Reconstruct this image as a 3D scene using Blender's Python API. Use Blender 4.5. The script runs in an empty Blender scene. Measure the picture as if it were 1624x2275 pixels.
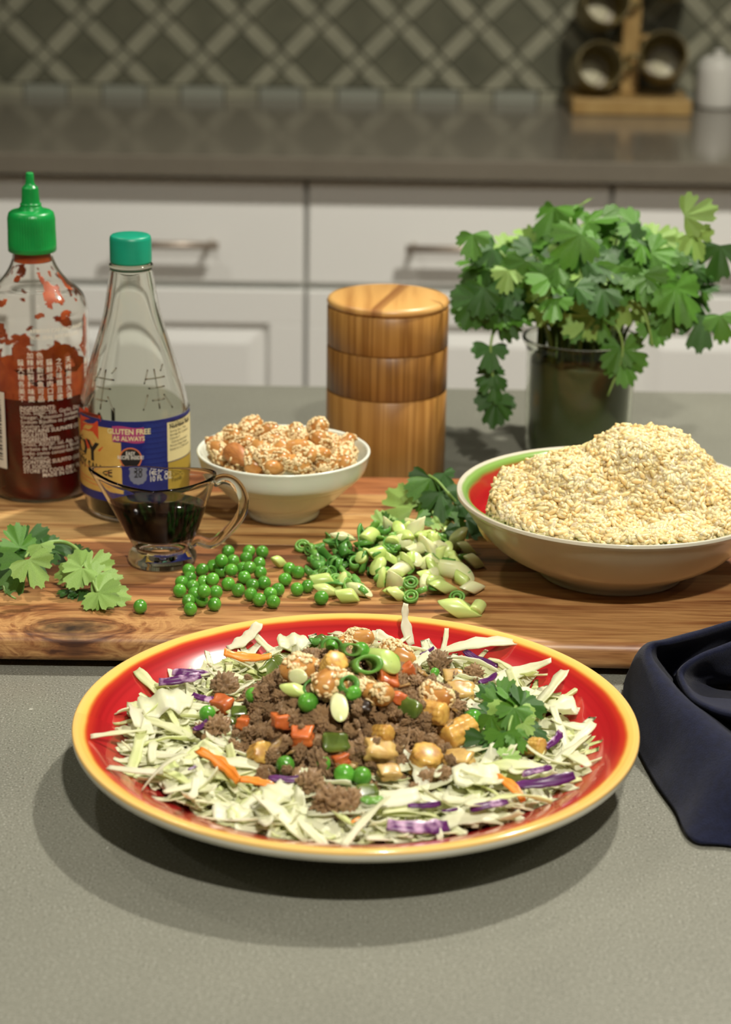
import bpy, bmesh, math, random
import numpy as np
from mathutils import Vector, Matrix, Euler, noise

# ------------------------------------------------------------------ camera, world, exposure
scene = bpy.context.scene
COL = scene.collection
FPX, IW, IH = 4600.0, 1624.0, 2275.0
CAM_H, PITCH, ROLL = 0.465, math.radians(18.9), math.radians(0.9)
cam_data = bpy.data.cameras.new('camera')
cam = bpy.data.objects.new('camera', cam_data)
COL.objects.link(cam)
CAM_M = Matrix.Translation((0, 0, CAM_H)) @ Matrix.Rotation(math.pi / 2 - PITCH, 4, 'X') @ Matrix.Rotation(ROLL, 4, 'Z')
cam.matrix_world = CAM_M
cam_data.sensor_fit = 'HORIZONTAL'
cam_data.sensor_width = 36.0
cam_data.lens = FPX / IW * 36.0
cam_data.clip_start = 0.05
cam_data.dof.use_dof = True
cam_data.dof.focus_distance = 1.13
cam_data.dof.aperture_fstop = 13.0
scene.camera = cam

world = bpy.data.worlds.new('world')
scene.world = world
world.use_nodes = True
world.node_tree.nodes['Background'].inputs[0].default_value = (1.0, 0.93, 0.82, 1)
world.node_tree.nodes['Background'].inputs[1].default_value = 0.02
scene.view_settings.view_transform = 'Standard'
scene.view_settings.look = 'None'
scene.view_settings.gamma = 1.0
scene.view_settings.use_curve_mapping = False
scene.view_settings.exposure = 1.85
# ceiling lamps: (x, y, watts), main ones first, then weak lamps added for fill
CEIL_Z = 1.56
LAMPS = [(0.62, 1.75, 46), (0.28, -0.15, 50), (-0.75, 1.75, 6), (-1.6, 0.4, 3), (1.6, 0.4, 3)]
LAMP_COL = (1.0, 0.945, 0.85)

# ------------------------------------------------------------------ helpers
CR = CAM_M.to_3x3()
CL = CAM_M.translation.copy()
def ray(px, py):
    return (CR @ Vector(((px - IW / 2) / FPX, -(py - IH / 2) / FPX, -1.0)))
def at(px, py, z):                       # point of the plane at height z seen at a pixel
    d = ray(px, py); return CL + d * ((z - CL.z) / d.z)
def aty(px, py, Y):                      # point of the vertical plane y = Y seen at a pixel
    d = ray(px, py); return CL + d * ((Y - CL.y) / d.y)
def depth(p):
    return -((CAM_M.inverted() @ Vector(p)).z)
def zat(p, py):                          # height on the vertical line through p that shows at row py
    lo, hi = -1.0, 0.46
    MI = CAM_M.inverted()
    for _ in range(40):
        m = (lo + hi) / 2
        q = MI @ Vector((p[0], p[1], m))
        row = IH / 2 - q.y / -q.z * FPX
        if row > py: lo = m
        else: hi = m
    return (lo + hi) / 2
def march(px, py, hf, s0=0.7, s1=1.7, n=900):
    d = ray(px, py)
    for i in range(n):
        p = CL + d * (s0 + (s1 - s0) * i / n)
        if p.z <= hf(p.x, p.y): return p
    return at(px, py, 0.0)
def rnd(a, b): return random.uniform(a, b)
def facing(p):                           # z rotation that turns local -Y towards the camera
    return math.atan2(-p[0], p[1])

def lin(c):
    c /= 255.0
    return c / 12.92 if c <= 0.04045 else ((c + 0.055) / 1.055) ** 2.4
def rgb(r, g, b): return (lin(r), lin(g), lin(b), 1.0)

class G:
    """collects vertices, faces and a material index per face"""
    def __init__(s): s.v, s.f, s.m = [], [], []
    def add(s, v, f, m=0, M=None):
        o = len(s.v)
        s.v += [tuple(M @ Vector(p)) for p in v] if M is not None else [tuple(p) for p in v]
        s.f += [tuple(i + o for i in q) for q in f]; s.m += [m] * len(f)
        return s
def mesh(name, g, mats=(), smooth=True):
    me = bpy.data.meshes.new(name)
    me.from_pydata(g.v, [], g.f)
    for m in mats: me.materials.append(m)
    if len(mats) > 1: me.polygons.foreach_set('material_index', g.m)
    me.polygons.foreach_set('use_smooth', [smooth] * len(g.f))
    me.update(); return me
def tag(o, label=None, cat=None, group=None, kind=None):
    for k, v in (('label', label), ('category', cat), ('group', group), ('kind', kind)):
        if v: o[k] = v
    return o
def link(name, me, parent=None, loc=None, rot=None, M=None):
    o = bpy.data.objects.new(name, me); COL.objects.link(o)
    if parent is not None: o.parent = parent
    if loc is not None: o.location = loc
    if rot is not None: o.rotation_euler = rot
    if M is not None: o.matrix_local = M
    return o
def part(name, g, mat, parent=None, smooth=True, bevel=0, **kw):
    mats = mat if isinstance(mat, (list, tuple)) else [mat]
    o = link(name, mesh(name, g, mats, smooth), parent, **kw)
    if bevel:
        b = o.modifiers.new('bevel', 'BEVEL'); b.width = bevel; b.segments = 3; b.limit_method = 'ANGLE'
        b.harden_normals = False
    return o
def empty(name, loc=(0, 0, 0), rotz=0):
    o = bpy.data.objects.new(name, None); COL.objects.link(o)
    o.location = loc; o.rotation_euler = (0, 0, rotz); o.empty_display_size = 0.02
    return o
def copy_tree(o, parent=None):
    c = o.copy(); COL.objects.link(c)
    if parent is not None: c.parent = parent
    for ch in o.children: copy_tree(ch, c)
    return c

def box(x0, x1, y0, y1, z0, z1, g=None, m=0, M=None):
    g = g or G()
    v = [(x0, y0, z0), (x1, y0, z0), (x1, y1, z0), (x0, y1, z0), (x0, y0, z1), (x1, y0, z1), (x1, y1, z1), (x0, y1, z1)]
    return g.add(v, [(0, 3, 2, 1), (4, 5, 6, 7), (0, 1, 5, 4), (1, 2, 6, 5), (2, 3, 7, 6), (3, 0, 4, 7)], m, M)
def lathe(prof, seg=64, g=None, mfun=None, capstart=False, capend=False, rad=None):
    g = g or G(); o = len(g.v); n = len(prof)
    for k, (r, z) in enumerate(prof):
        for i in range(seg):
            a = 2 * math.pi * i / seg
            rr = r * (rad(a, k) if rad else 1)
            g.v.append((rr * math.cos(a), rr * math.sin(a), z))
    for k in range(n - 1):
        for i in range(seg):
            j = (i + 1) % seg
            g.f.append((o + k * seg + i, o + k * seg + j, o + (k + 1) * seg + j, o + (k + 1) * seg + i))
            g.m.append(mfun(k) if mfun else 0)
    if capstart: g.f.append(tuple(o + i for i in reversed(range(seg)))); g.m.append(mfun(0) if mfun else 0)
    if capend: g.f.append(tuple(o + (n - 1) * seg + i for i in range(seg))); g.m.append(mfun(n - 2) if mfun else 0)
    return g
def smooth_prof(pts, sub=6):             # Catmull-Rom through profile points
    out = []
    P = [pts[0]] + list(pts) + [pts[-1]]
    for i in range(1, len(P) - 2):
        for t in np.linspace(0, 1, sub, endpoint=False):
            p0, p1, p2, p3 = [np.array(P[i + k], float) for k in (-1, 0, 1, 2)]
            out.append(tuple(0.5 * ((2 * p1) + (-p0 + p2) * t + (2 * p0 - 5 * p1 + 4 * p2 - p3) * t * t + (-p0 + 3 * p1 - 3 * p2 + p3) * t ** 3)))
    out.append(tuple(pts[-1])); return out
def tube(path, rad, seg=8, g=None, m=0, flat=1.0, closed=False):
    g = g or G(); o = len(g.v)
    P = [Vector(p) for p in path]; n = len(P)
    up = Vector((0, 0, 1)); prev = None
    for i, p in enumerate(P):
        t = (P[min(i + 1, n - 1)] - P[max(i - 1, 0)])
        if t.length < 1e-9: t = Vector((1, 0, 0))
        t.normalize()
        if prev is None:
            a = up.cross(t)
            if a.length < 1e-3: a = Vector((1, 0, 0)).cross(t)
        else: a = prev - t * prev.dot(t)
        a.normalize(); prev = a; b = t.cross(a)
        r = rad[i] if hasattr(rad, '__len__') else rad
        for k in range(seg):
            w = 2 * math.pi * k / seg
            g.v.append(tuple(p + a * (r * math.cos(w)) + b * (r * flat * math.sin(w))))
    for i in range(n - 1):
        for k in range(seg):
            j = (k + 1) % seg
            g.f.append((o + i * seg + k, o + i * seg + j, o + (i + 1) * seg + j, o + (i + 1) * seg + k)); g.m.append(m)
    g.f.append(tuple(o + k for k in reversed(range(seg)))); g.m.append(m)
    g.f.append(tuple(o + (n - 1) * seg + k for k in range(seg))); g.m.append(m)
    return g
def spline(pts, sub=6): return smooth_prof([tuple(p) for p in pts], sub)
def ball(rx, ry, rz, seg=10, rings=7, g=None, m=0, M=None):
    g = g or G(); v = [(0, 0, -rz)]; f = []
    for i in range(1, rings):
        a = -math.pi / 2 + math.pi * i / rings
        for k in range(seg):
            b = 2 * math.pi * k / seg
            v.append((rx * math.cos(a) * math.cos(b), ry * math.cos(a) * math.sin(b), rz * math.sin(a)))
    v.append((0, 0, rz)); last = len(v) - 1
    for k in range(seg):
        j = (k + 1) % seg
        f.append((0, 1 + j, 1 + k)); f.append((last, last - seg + k, last - seg + j))
        for i in range(rings - 2):
            f.append((1 + i * seg + k, 1 + i * seg + j, 1 + (i + 1) * seg + j, 1 + (i + 1) * seg + k))
    return g.add(v, f, m, M)
def icoball(sub):
    bm = bmesh.new(); bmesh.ops.create_icosphere(bm, subdivisions=sub, radius=1)
    v = [p.co.copy() for p in bm.verts]; f = [tuple(q.index for q in p.verts) for p in bm.faces]
    bm.free(); return v, f
def rblock(sx, sy, sz, n=5, rnd_=0.25, seed=0, amp=0.06):
    """block with rounded corners and an uneven hand-cut surface"""
    bm = bmesh.new(); bmesh.ops.create_cube(bm, size=2)
    bmesh.ops.subdivide_edges(bm, edges=bm.edges[:], cuts=n, use_grid_fill=True)
    g = G(); off = Vector((seed * 3.1, seed * 1.7, seed))
    for p in bm.verts:
        c = p.co.copy(); q = c.copy()
        for i in range(3):
            k = 1 - rnd_
            q[i] = max(-k, min(k, c[i]))
        d = c - q
        if d.length > 1e-6: c = q + d.normalized() * rnd_ * min(1, d.length / rnd_)
        c *= 1 + amp * noise.noise(c * 1.3 + off) * 2
        p.co = c
        g.v.append((c.x * sx / 2, c.y * sy / 2, c.z * sz / 2))
    g.f = [tuple(v.index for v in f.verts) for f in bm.faces]; g.m = [0] * len(g.f)
    bm.free(); return g
def rot_any(): return Euler((rnd(0, 6.28), rnd(0, 6.28), rnd(0, 6.28))).to_matrix().to_4x4()
def frame(p, n, d):
    """matrix with origin p, local Z along n and local Y as near to d as can be"""
    z = Vector(n).normalized(); y = Vector(d) - z * Vector(d).dot(z)
    if y.length < 1e-5: y = z.orthogonal()
    y.normalize(); x = y.cross(z)
    M = Matrix((x, y, z)).transposed().to_4x4(); M.translation = Vector(p); return M

# ------------------------------------------------------------------ materials
def nt(name):
    m = bpy.data.materials.new(name); m.use_nodes = True
    t = m.node_tree; b = t.nodes['Principled BSDF']; return m, t, b
def N(t, typ, **kw):
    n = t.nodes.new(typ)
    for k, v in kw.items():
        if k.startswith('i_'): n.inputs[k[2:].replace('_', ' ')].default_value = v
        else: setattr(n, k, v)
    return n
def ramp(t, fac, stops, interp='LINEAR'):
    r = t.nodes.new('ShaderNodeValToRGB'); r.color_ramp.interpolation = interp
    e = r.color_ramp.elements
    while len(e) < len(stops): e.new(0.5)
    for i, (p, c) in enumerate(stops): e[i].position = p; e[i].color = c
    if fac is not None: t.links.new(fac, r.inputs[0])
    return r
def pm(name, c, rough=0.5, c2=None, scale=100, bump=0, bscale=None, rand=0.0, sss=0.0, coat=0.0, spec=0.5, detail=3, stretch=None, thresh=(0.35, 0.65), metal=0, sheen=0, translucent=0):
    m, t, b = nt(name); L = t.links.new
    b.inputs['Roughness'].default_value = rough; b.inputs['Metallic'].default_value = metal
    b.inputs['Specular IOR Level'].default_value = spec
    b.inputs['Coat Weight'].default_value = coat; b.inputs['Coat Roughness'].default_value = 0.08
    b.inputs['Sheen Weight'].default_value = sheen
    b.inputs['Base Color'].default_value = c
    if sss:
        b.inputs['Subsurface Weight'].default_value = sss; b.inputs['Subsurface Radius'].default_value = (1, 0.6, 0.3); b.inputs['Subsurface Scale'].default_value = 0.004
    src = None
    if c2 or bump:
        tc = N(t, 'ShaderNodeTexCoord'); vec = tc.outputs['Object']
        if rand:
            oi = N(t, 'ShaderNodeObjectInfo'); ad = N(t, 'ShaderNodeVectorMath', operation='ADD'); L(vec, ad.inputs[0]); L(oi.outputs['Random'], ad.inputs[1]); vec = ad.outputs[0]
        if stretch:
            mp = N(t, 'ShaderNodeMapping'); mp.inputs['Scale'].default_value = stretch; L(vec, mp.inputs[0]); vec = mp.outputs[0]
    if c2:
        nz = N(t, 'ShaderNodeTexNoise', i_Scale=scale, i_Detail=detail); L(vec, nz.inputs['Vector'])
        r = ramp(t, nz.outputs['Fac'], [(thresh[0], c), (thresh[1], c2)]); src = r.outputs[0]
    if rand:
        oi = N(t, 'ShaderNodeObjectInfo'); hs = N(t, 'ShaderNodeHueSaturation')
        mr = N(t, 'ShaderNodeMapRange'); mr.inputs[3].default_value = 1 - rand; mr.inputs[4].default_value = 1 + rand
        L(oi.outputs['Random'], mr.inputs[0]); L(mr.outputs[0], hs.inputs['Value'])
        if src: L(src, hs.inputs['Color'])
        else: hs.inputs['Color'].default_value = c
        src = hs.outputs[0]
    if src: L(src, b.inputs['Base Color'])
    if bump:
        nb = N(t, 'ShaderNodeTexNoise', i_Scale=bscale or scale * 3, i_Detail=3); L(vec, nb.inputs['Vector'])
        bp = N(t, 'ShaderNodeBump', i_Strength=bump, i_Distance=0.002); L(nb.outputs['Fac'], bp.inputs['Height']); L(bp.outputs[0], b.inputs['Normal'])
    if translucent:
        tr = N(t, 'ShaderNodeBsdfTranslucent'); mx = N(t, 'ShaderNodeMixShader'); mx.inputs[0].default_value = translucent
        if src: L(src, tr.inputs[0])
        else: tr.inputs[0].default_value = c
        L(b.outputs[0], mx.inputs[1]); L(tr.outputs[0], mx.inputs[2]); L(mx.outputs[0], t.nodes['Material Output'].inputs[0])
    return m
def glass(name, c=(1, 1, 1, 1), ior=1.48, rough=0.0):
    m, t, b = nt(name)
    b.inputs['Base Color'].default_value = c; b.inputs['Transmission Weight'].default_value = 1
    b.inputs['IOR'].default_value = ior; b.inputs['Roughness'].default_value = rough
    return m
def emit(name, c, s):
    m, t, b = nt(name); b.inputs['Base Color'].default_value = (0, 0, 0, 1)
    b.inputs['Emission Color'].default_value = c; b.inputs['Emission Strength'].default_value = s; return m

# ------------------------------------------------------------------ text
def text_mesh(s, size, align='LEFT', bold=0.0):
    cu = bpy.data.curves.new('lettering', 'FONT'); cu.body = s; cu.size = size; cu.align_x = align; cu.resolution_u = 2
    cu.offset = bold
    o = bpy.data.objects.new('lettering', cu); COL.objects.link(o)
    dg = bpy.context.evaluated_depsgraph_get()
    me = bpy.data.meshes.new_from_object(o.evaluated_get(dg))
    v = [tuple(p.co) for p in me.vertices]; f = [tuple(p.vertices) for p in me.polygons]
    bpy.data.objects.remove(o); bpy.data.meshes.remove(me); bpy.data.curves.remove(cu)
    return v, f
def wrap(v, R, th, z, sx=1.0, slant=0.0):
    """lay flat lettering round a cylinder of radius R (local -Y faces the camera)"""
    out = []
    for x, y, _ in v:
        a = th + x * sx / R
        rr = R(z + y) if callable(R) else R
        out.append((rr * math.sin(a), -rr * math.cos(a), z + y + slant * x))
    return out
def put_text(g, s, size, R, thdeg, z, align='LEFT', sx=1.0, bold=0.0, m=0, slant=0.0):
    v, f = text_mesh(s, size, align, bold)
    g.add(wrap(v, R, math.radians(thdeg), z, sx, slant), f, m)
def patch(g, R, a0, a1, z0, z1, m=0, n=24, top=None, bot=None):
    """curved panel on a cylinder between two angles (degrees)"""
    o = len(g.v)
    for i in range(n + 1):
        u = i / n; a = math.radians(a0 + (a1 - a0) * u)
        for z in (bot(u) if bot else z0, top(u) if top else z1):
            g.v.append((R * math.sin(a), -R * math.cos(a), z))
    for i in range(n):
        k = o + 2 * i; g.f.append((k, k + 2, k + 3, k + 1)); g.m.append(m)
    return g

# ------------------------------------------------------------------ shared materials
random.seed(7)
def quartz(name, base, dark, light, rough):
    m, t, b = nt(name); L = t.links.new
    tc = N(t, 'ShaderNodeTexCoord'); n1 = N(t, 'ShaderNodeTexNoise', i_Scale=900.0, i_Detail=2.0); n2 = N(t, 'ShaderNodeTexNoise', i_Scale=14.0, i_Detail=3.0)
    vo = N(t, 'ShaderNodeTexVoronoi', i_Scale=420.0)
    for n in (n1, n2, vo): L(tc.outputs['Object'], n.inputs['Vector'])
    r1 = ramp(t, n1.outputs['Fac'], [(0.33, dark), (0.43, base), (0.60, base), (0.69, light)])
    mx = N(t, 'ShaderNodeMixRGB', blend_type='MULTIPLY'); mx.inputs[0].default_value = 0.5
    r2 = ramp(t, n2.outputs['Fac'], [(0.3, (0.82, 0.82, 0.82, 1)), (0.7, (1, 1, 1, 1))])
    L(r1.outputs[0], mx.inputs[1]); L(r2.outputs[0], mx.inputs[2])
    sp = ramp(t, vo.outputs['Color'], [(0.955, (0, 0, 0, 1)), (0.965, (1, 1, 1, 1))], 'CONSTANT')
    m2 = N(t, 'ShaderNodeMixRGB'); L(sp.outputs[0], m2.inputs[0]); L(mx.outputs[0], m2.inputs[1]); m2.inputs[2].default_value = light
    L(m2.outputs[0], b.inputs['Base Color']); b.inputs['Roughness'].default_value = rough
    return m
M_QUARTZ = quartz('grey_quartz', rgb(127, 127, 115), rgb(90, 90, 80), rgb(172, 172, 160), 0.30)
M_QUARTZ_DARK = quartz('taupe_quartz', rgb(120, 114, 101), rgb(98, 93, 82), rgb(138, 132, 118), 0.12)
M_WALL = pm('beige_wall_paint', rgb(140, 134, 118), 0.8, bump=0.1, bscale=200)
M_CEIL = pm('grey_ceiling_paint', rgb(170, 166, 156), 0.9)
M_CAB = pm('white_cabinet_paint', rgb(238, 239, 234), 0.45, bump=0.03, bscale=300)
M_CARCASS = pm('cabinet_carcass', rgb(236, 236, 230), 0.6)  # plain off-white of the cabinet bodies and toe kicks
M_STEEL = pm('brushed_nickel', rgb(176, 164, 150), 0.4, metal=0.7)
M_GROUT = pm('olive_grout', rgb(96, 96, 80), 0.8, bump=0.2, bscale=900)
M_TILE = pm('dark_olive_tile', rgb(92, 93, 77), 0.35, rgb(104, 104, 86), scale=20, rand=0.06)
M_STRIP = pm('pale_olive_strip', rgb(138, 138, 118), 0.35, rgb(150, 149, 128), scale=25, rand=0.04)
M_TRIM = pm('grey_trim_strip', rgb(142, 145, 132), 0.3, rand=0.05)
M_FLOOR = pm('oak_floor', rgb(120, 92, 62), 0.4, rgb(96, 70, 46), scale=6, stretch=(1, 12, 1))
M_BAMBOO_BG = pm('pale_bamboo', rgb(178, 148, 92), 0.45, rgb(160, 128, 74), scale=30, stretch=(1, 8, 1))
M_MUG = pm('olive_stoneware', rgb(132, 118, 72), 0.4, rgb(108, 96, 58), scale=40)
M_MUGIN = pm('cream_glaze', rgb(200, 195, 165), 0.2)
M_WHITECER = pm('white_ceramic', rgb(214, 213, 204), 0.2)

# ------------------------------------------------------------------ room
XW, YB, YF = 2.3, 3.47, -1.6
FZ = -0.91
def struct(name, g, mat, label, parent=None, **kw):
    o = part(name, g, mat, parent, **kw)
    if parent is None: tag(o, label, None, None, 'structure')
    return o
struct('floor', box(-XW, XW, YF, YB + 0.1, FZ - 0.05, FZ), M_FLOOR, 'brown wooden kitchen floor between island and cabinets', smooth=False)
struct('ceiling', box(-XW, XW, YF, YB + 0.1, CEIL_Z, CEIL_Z + 0.05), M_CEIL, 'grey painted kitchen ceiling with recessed lamps', smooth=False)
struct('wall_left', box(-XW - 0.1, -XW, YF, YB + 0.1, FZ, CEIL_Z), M_WALL, 'beige painted side wall beyond the sauce bottles', smooth=False)
struct('wall_right', box(XW, XW + 0.1, YF, YB + 0.1, FZ, CEIL_Z), M_WALL, 'beige painted side wall beyond the rice bowl', smooth=False)
struct('wall_front', box(-XW, XW, YF - 0.1, YF, FZ, CEIL_Z), M_WALL, 'beige painted wall facing the kitchen counter', smooth=False)
wall_back = struct('wall_back', box(-XW, XW, YB, YB + 0.1, FZ, CEIL_Z), M_GROUT, 'olive grey kitchen wall with a lattice of diamond tiles', smooth=False)
# diamond lattice on the splashback
CX = 0.1295; NODE_Z = aty(275, 128, YB).z; NODE_X = aty(275, 128, YB).x     # one crossing of the lattice
SW = 0.026                                                                    # strip width
H2 = CX / 2
trim_z = aty(800, 229, YB).z; trim_top = aty(800, 196, YB).z
def clip_poly(poly, zmin):
    out = []
    for i in range(len(poly)):
        a, b = poly[i], poly[(i + 1) % len(poly)]
        if a[1] >= zmin: out.append(a)
        if (a[1] >= zmin) != (b[1] >= zmin):
            t = (zmin - a[1]) / (b[1] - a[1]); out.append((a[0] + (b[0] - a[0]) * t, zmin))
    return out
def wall_piece(name, poly, y0, y1, mat):
    n = len(poly); g = G()
    cx = sum(p[0] for p in poly) / n; cz = sum(p[1] for p in poly) / n
    s = 0.965
    v = [(x, y1, z) for x, z in poly] + [(x, y0 + 0.0012, z) for x, z in poly] + [(cx + (x - cx) * s, y0, cz + (z - cz) * s) for x, z in poly]
    f = [tuple(range(2 * n, 3 * n))]
    for i in range(n):
        j = (i + 1) % n
        f += [(i, j, n + j, n + i), (n + i, n + j, 2 * n + j, 2 * n + i)]
    g.add(v, f); return part(name, g, mat, wall_back, smooth=False)
n_rows = 5
for r in range(-2, n_rows):
    for c in range(-9, 10):
        zc = NODE_Z + r * H2; xc = NODE_X + (c + (0.5 if r % 2 else 0)) * CX
        e = H2 - SW * 0.74
        # tile sits beside the node, centred half a cell across
        tile = clip_poly([(xc + H2 - e, zc), (xc + H2, zc - e), (xc + H2 + e, zc), (xc + H2, zc + e)], trim_top + 0.002)
        if len(tile) > 2: wall_piece('diamond_tile', tile, YB - 0.006, YB + 0.001, M_TILE)
        k = SW * 0.707 / 2
        for s in (-1, 1):
            q = 0.0015
            a = (xc + s * (k + q), zc + k + q); b = (xc + s * (H2 - k - q), zc + H2 - k - q)
            d = SW / 2 * 0.707 - 0.0007
            poly = [(a[0] - d, a[1] + s * d), (a[0] + d, a[1] - s * d), (b[0] + d, b[1] - s * d), (b[0] - d, b[1] + s * d)]
            poly = clip_poly(poly, trim_top + 0.002)
            if len(poly) > 2: wall_piece('lattice_strip', poly, YB - 0.009, YB + 0.001, M_STRIP)
        nk = clip_poly([(xc - 2 * k + q, zc), (xc, zc - 2 * k + q), (xc + 2 * k - q, zc), (xc, zc + 2 * k - q)], trim_top + 0.002)
        if len(nk) > 2: wall_piece('lattice_node', nk, YB - 0.0095, YB + 0.001, M_STRIP)
for c in range(-10, 11):
    x0 = NODE_X + (c + 0.5) * CX - CX * 0.22
    for (a, b, mt) in ((x0, x0 + CX * 0.44, M_STRIP), (x0 + CX * 0.44, x0 + CX, M_TRIM)):
        wall_piece('trim_strip', [(a + 0.001, trim_z), (b - 0.001, trim_z), (b - 0.001, trim_top), (a + 0.001, trim_top)], YB - 0.010, YB + 0.001, mt)

# ------------------------------------------------------------------ cabinets along the back wall
YC = 2.90                                                       # cabinet front plane
def cabinet(x0, x1, label, handle_side=1):
    root = empty('base_cabinet', ((x0 + x1) / 2, YC, FZ))
    tag(root, label, 'cabinet', 'white base cabinets under the back counter')
    w = (x1 - x0) / 2; top = -0.031 - FZ
    part('body', box(-w + 0.0005, w - 0.0005, 0.022, YB - YC - 0.002, 0.1, top), M_CARCASS, root, smooth=False)
    part('toe_kick', box(-w + 0.0005, w - 0.0005, 0.08, 0.10, 0.0, 0.1), M_CARCASS, root, smooth=False)
    dz0 = zat((0, YC), 628) - FZ; gap = 0.0028
    dz0 = aty(500, 628, YC).z - FZ
    dz1 = top - 0.006
    d = part('drawer', box(-w + gap, w - gap, 0.0, 0.022, dz0, dz1), M_CAB, root, smooth=False, bevel=0.003)
    hz = aty(410, 545, YC - 0.03).z - FZ; hl = 0.074
    g = tube([(-hl, -0.030, hz), (hl, -0.030, hz)], 0.0055, 12)
    for s in (-0.062, 0.062): tube([(s, 0.002, hz), (s, -0.030, hz)], 0.004, 8, g)
    part('handle', g, M_STEEL, d)
    # framed door with a sunk, raised-field panel
    z0, z1 = 0.105, dz0 - 0.009; fr = 0.050
    a0, a1 = -w + gap, w - gap
    do = part('door', box(a0, a1, 0.004, 0.022, z0, z1), M_CAB, root, smooth=False, bevel=0.002)
    g = box(a0, a1, -0.004, 0.004, z1 - fr, z1); box(a0, a1, -0.004, 0.004, z0, z0 + fr, g)
    box(a0, a0 + fr, -0.004, 0.004, z0 + fr, z1 - fr, g); box(a1 - fr, a1, -0.004, 0.004, z0 + fr, z1 - fr, g)
    part('door_frame', g, M_CAB, do, smooth=False, bevel=0.0015)
    g = G(); i0, i1, j0, j1 = a0 + fr + 0.008, a1 - fr - 0.008, z0 + fr + 0.008, z1 - fr - 0.008; s = 0.022
    v = [(i0, 0.0035, j0), (i1, 0.0035, j0), (i1, 0.0035, j1), (i0, 0.0035, j1), (i0 + s, -0.003, j0 + s), (i1 - s, -0.003, j0 + s), (i1 - s, -0.003, j1 - s), (i0 + s, -0.003, j1 - s)]
    g.add(v, [(0, 1, 5, 4), (1, 2, 6, 5), (2, 3, 7, 6), (3, 0, 4, 7), (4, 5, 6, 7)])
    part('door_panel', g, M_CAB, do, smooth=False)
    hx = (w - 0.03) * handle_side
    g = tube([(hx, -0.034, z1 - 0.28), (hx, -0.034, z1 - 0.13)], 0.0055, 12)
    for s in (z1 - 0.265, z1 - 0.145): tube([(hx, 0.0, s), (hx, -0.034, s)], 0.004, 8, g)
    part('handle', g, M_STEEL, do)
    return root
xm = aty(680, 500, YC).x
xl = xm - 0.392; xr = xm + 0.430
cabinet(xl - 0.80, xl - 0.40, 'white base cabinet at the far end beyond the red sauce bottle', -1)
cabinet(xl - 0.40, xl, 'white base cabinet behind the red sauce bottle', -1)
cabinet(xl, xm, 'white drawer and door cabinet behind the soy sauce bottle', -1)
cabinet(xm, xr, 'white drawer and door cabinet behind the bamboo canister')
cabinet(xr, xr + 0.42, 'white base cabinet behind the cilantro bunch')
cabinet(xr + 0.42, xr + 0.84, 'white base cabinet at the far end beyond the cilantro bunch')
YE = 2.868
bc = part('back_countertop', box(-1.3, 1.3, YE, YB - 0.001, -0.030, 0.0), M_QUARTZ_DARK, None, smooth=False, bevel=0.003)
tag(bc, 'taupe stone countertop running along the tiled back wall', 'countertop')

# wooden mug tree with stoneware mugs, far right of the back counter
B = at(1397, 250, 0.0)
tree = empty('mug_tree', (B.x, B.y + 0.03, 0.0)); tag(tree, 'pale wooden mug tree with square base on back counter', 'mug rack')
part('base', box(-0.095, 0.095, -0.07, 0.07, 0.0005, 0.026), M_BAMBOO_BG, tree, smooth=False, bevel=0.003)
part('post', box(-0.014, 0.014, -0.012, 0.012, 0.026, 0.33), M_BAMBOO_BG, tree, smooth=False, bevel=0.003)
mugs = [(-0.058, -0.020, 0.066, 'lower mug on the post side of the wooden rack nearest the tile wall corner'), (0.052, -0.020, 0.083, ''), (-0.052, -0.020, 0.165, ''), (0.056, -0.02, 0.215, '')]
mug_labels = ['olive brown mug hanging low beside the rack post, left of it', 'olive brown mug hanging on the rack beside the white jar', 'olive brown mug hanging high on the rack, above another mug', 'olive brown mug at the top of the rack above the white jar']
for (mx, my, mz, _), lb in zip(mugs, mug_labels):
    s = 1 if mx > 0 else -1
    peg = tube([(s * 0.012, 0, mz + 0.030), (s * 0.03, 0.0, mz + 0.034)], 0.0045, 10)
    part('peg', peg, M_BAMBOO_BG, tree)
    root = empty('mug', tree.location + Vector((mx, my, mz))); tag(root, lb, 'mug', 'mugs on the wooden rack')
    root.rotation_euler = (math.radians(72), 0, math.radians(-8 * s))
    g = lathe(smooth_prof([(0.0, -0.035), (0.030, -0.035), (0.037, -0.028), (0.039, 0.0), (0.038, 0.040), (0.0365, 0.042), (0.035, 0.040), (0.0355, 0.0), (0.033, -0.026), (0.018, -0.030)], 5), 40)
    part('cup', g, M_MUG, root)
    part('inner_base', lathe([(0.018, -0.0299), (0.010, -0.0295), (0.0, -0.0295)], 32), M_MUGIN, root)
    hp = [(-s * 0.037, 0.0, 0.022), (-s * 0.052, 0.0, 0.020), (-s * 0.058, 0, 0.0), (-s * 0.050, 0, -0.016), (-s * 0.037, 0, -0.018)]
    part('handle', tube(spline(hp, 5), 0.0045, 10), M_MUG, root)
J = at(1592, 240, 0.0)
root = empty('white_jar', (J.x, J.y + 0.01, 0)); tag(root, 'white ceramic jar beside the wooden mug tree', 'jar')
part('jar_body', lathe(smooth_prof([(0.0, 0.0005), (0.028, 0.0005), (0.034, 0.008), (0.035, 0.04), (0.033, 0.068), (0.026, 0.074), (0.0, 0.075)], 6), 48), M_WHITECER, root)
part('lid', lathe(smooth_prof([(0.028, 0.072), (0.029, 0.077), (0.016, 0.083), (0.007, 0.084), (0.008, 0.092), (0.0, 0.094)], 5), 40), M_WHITECER, root)

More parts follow.
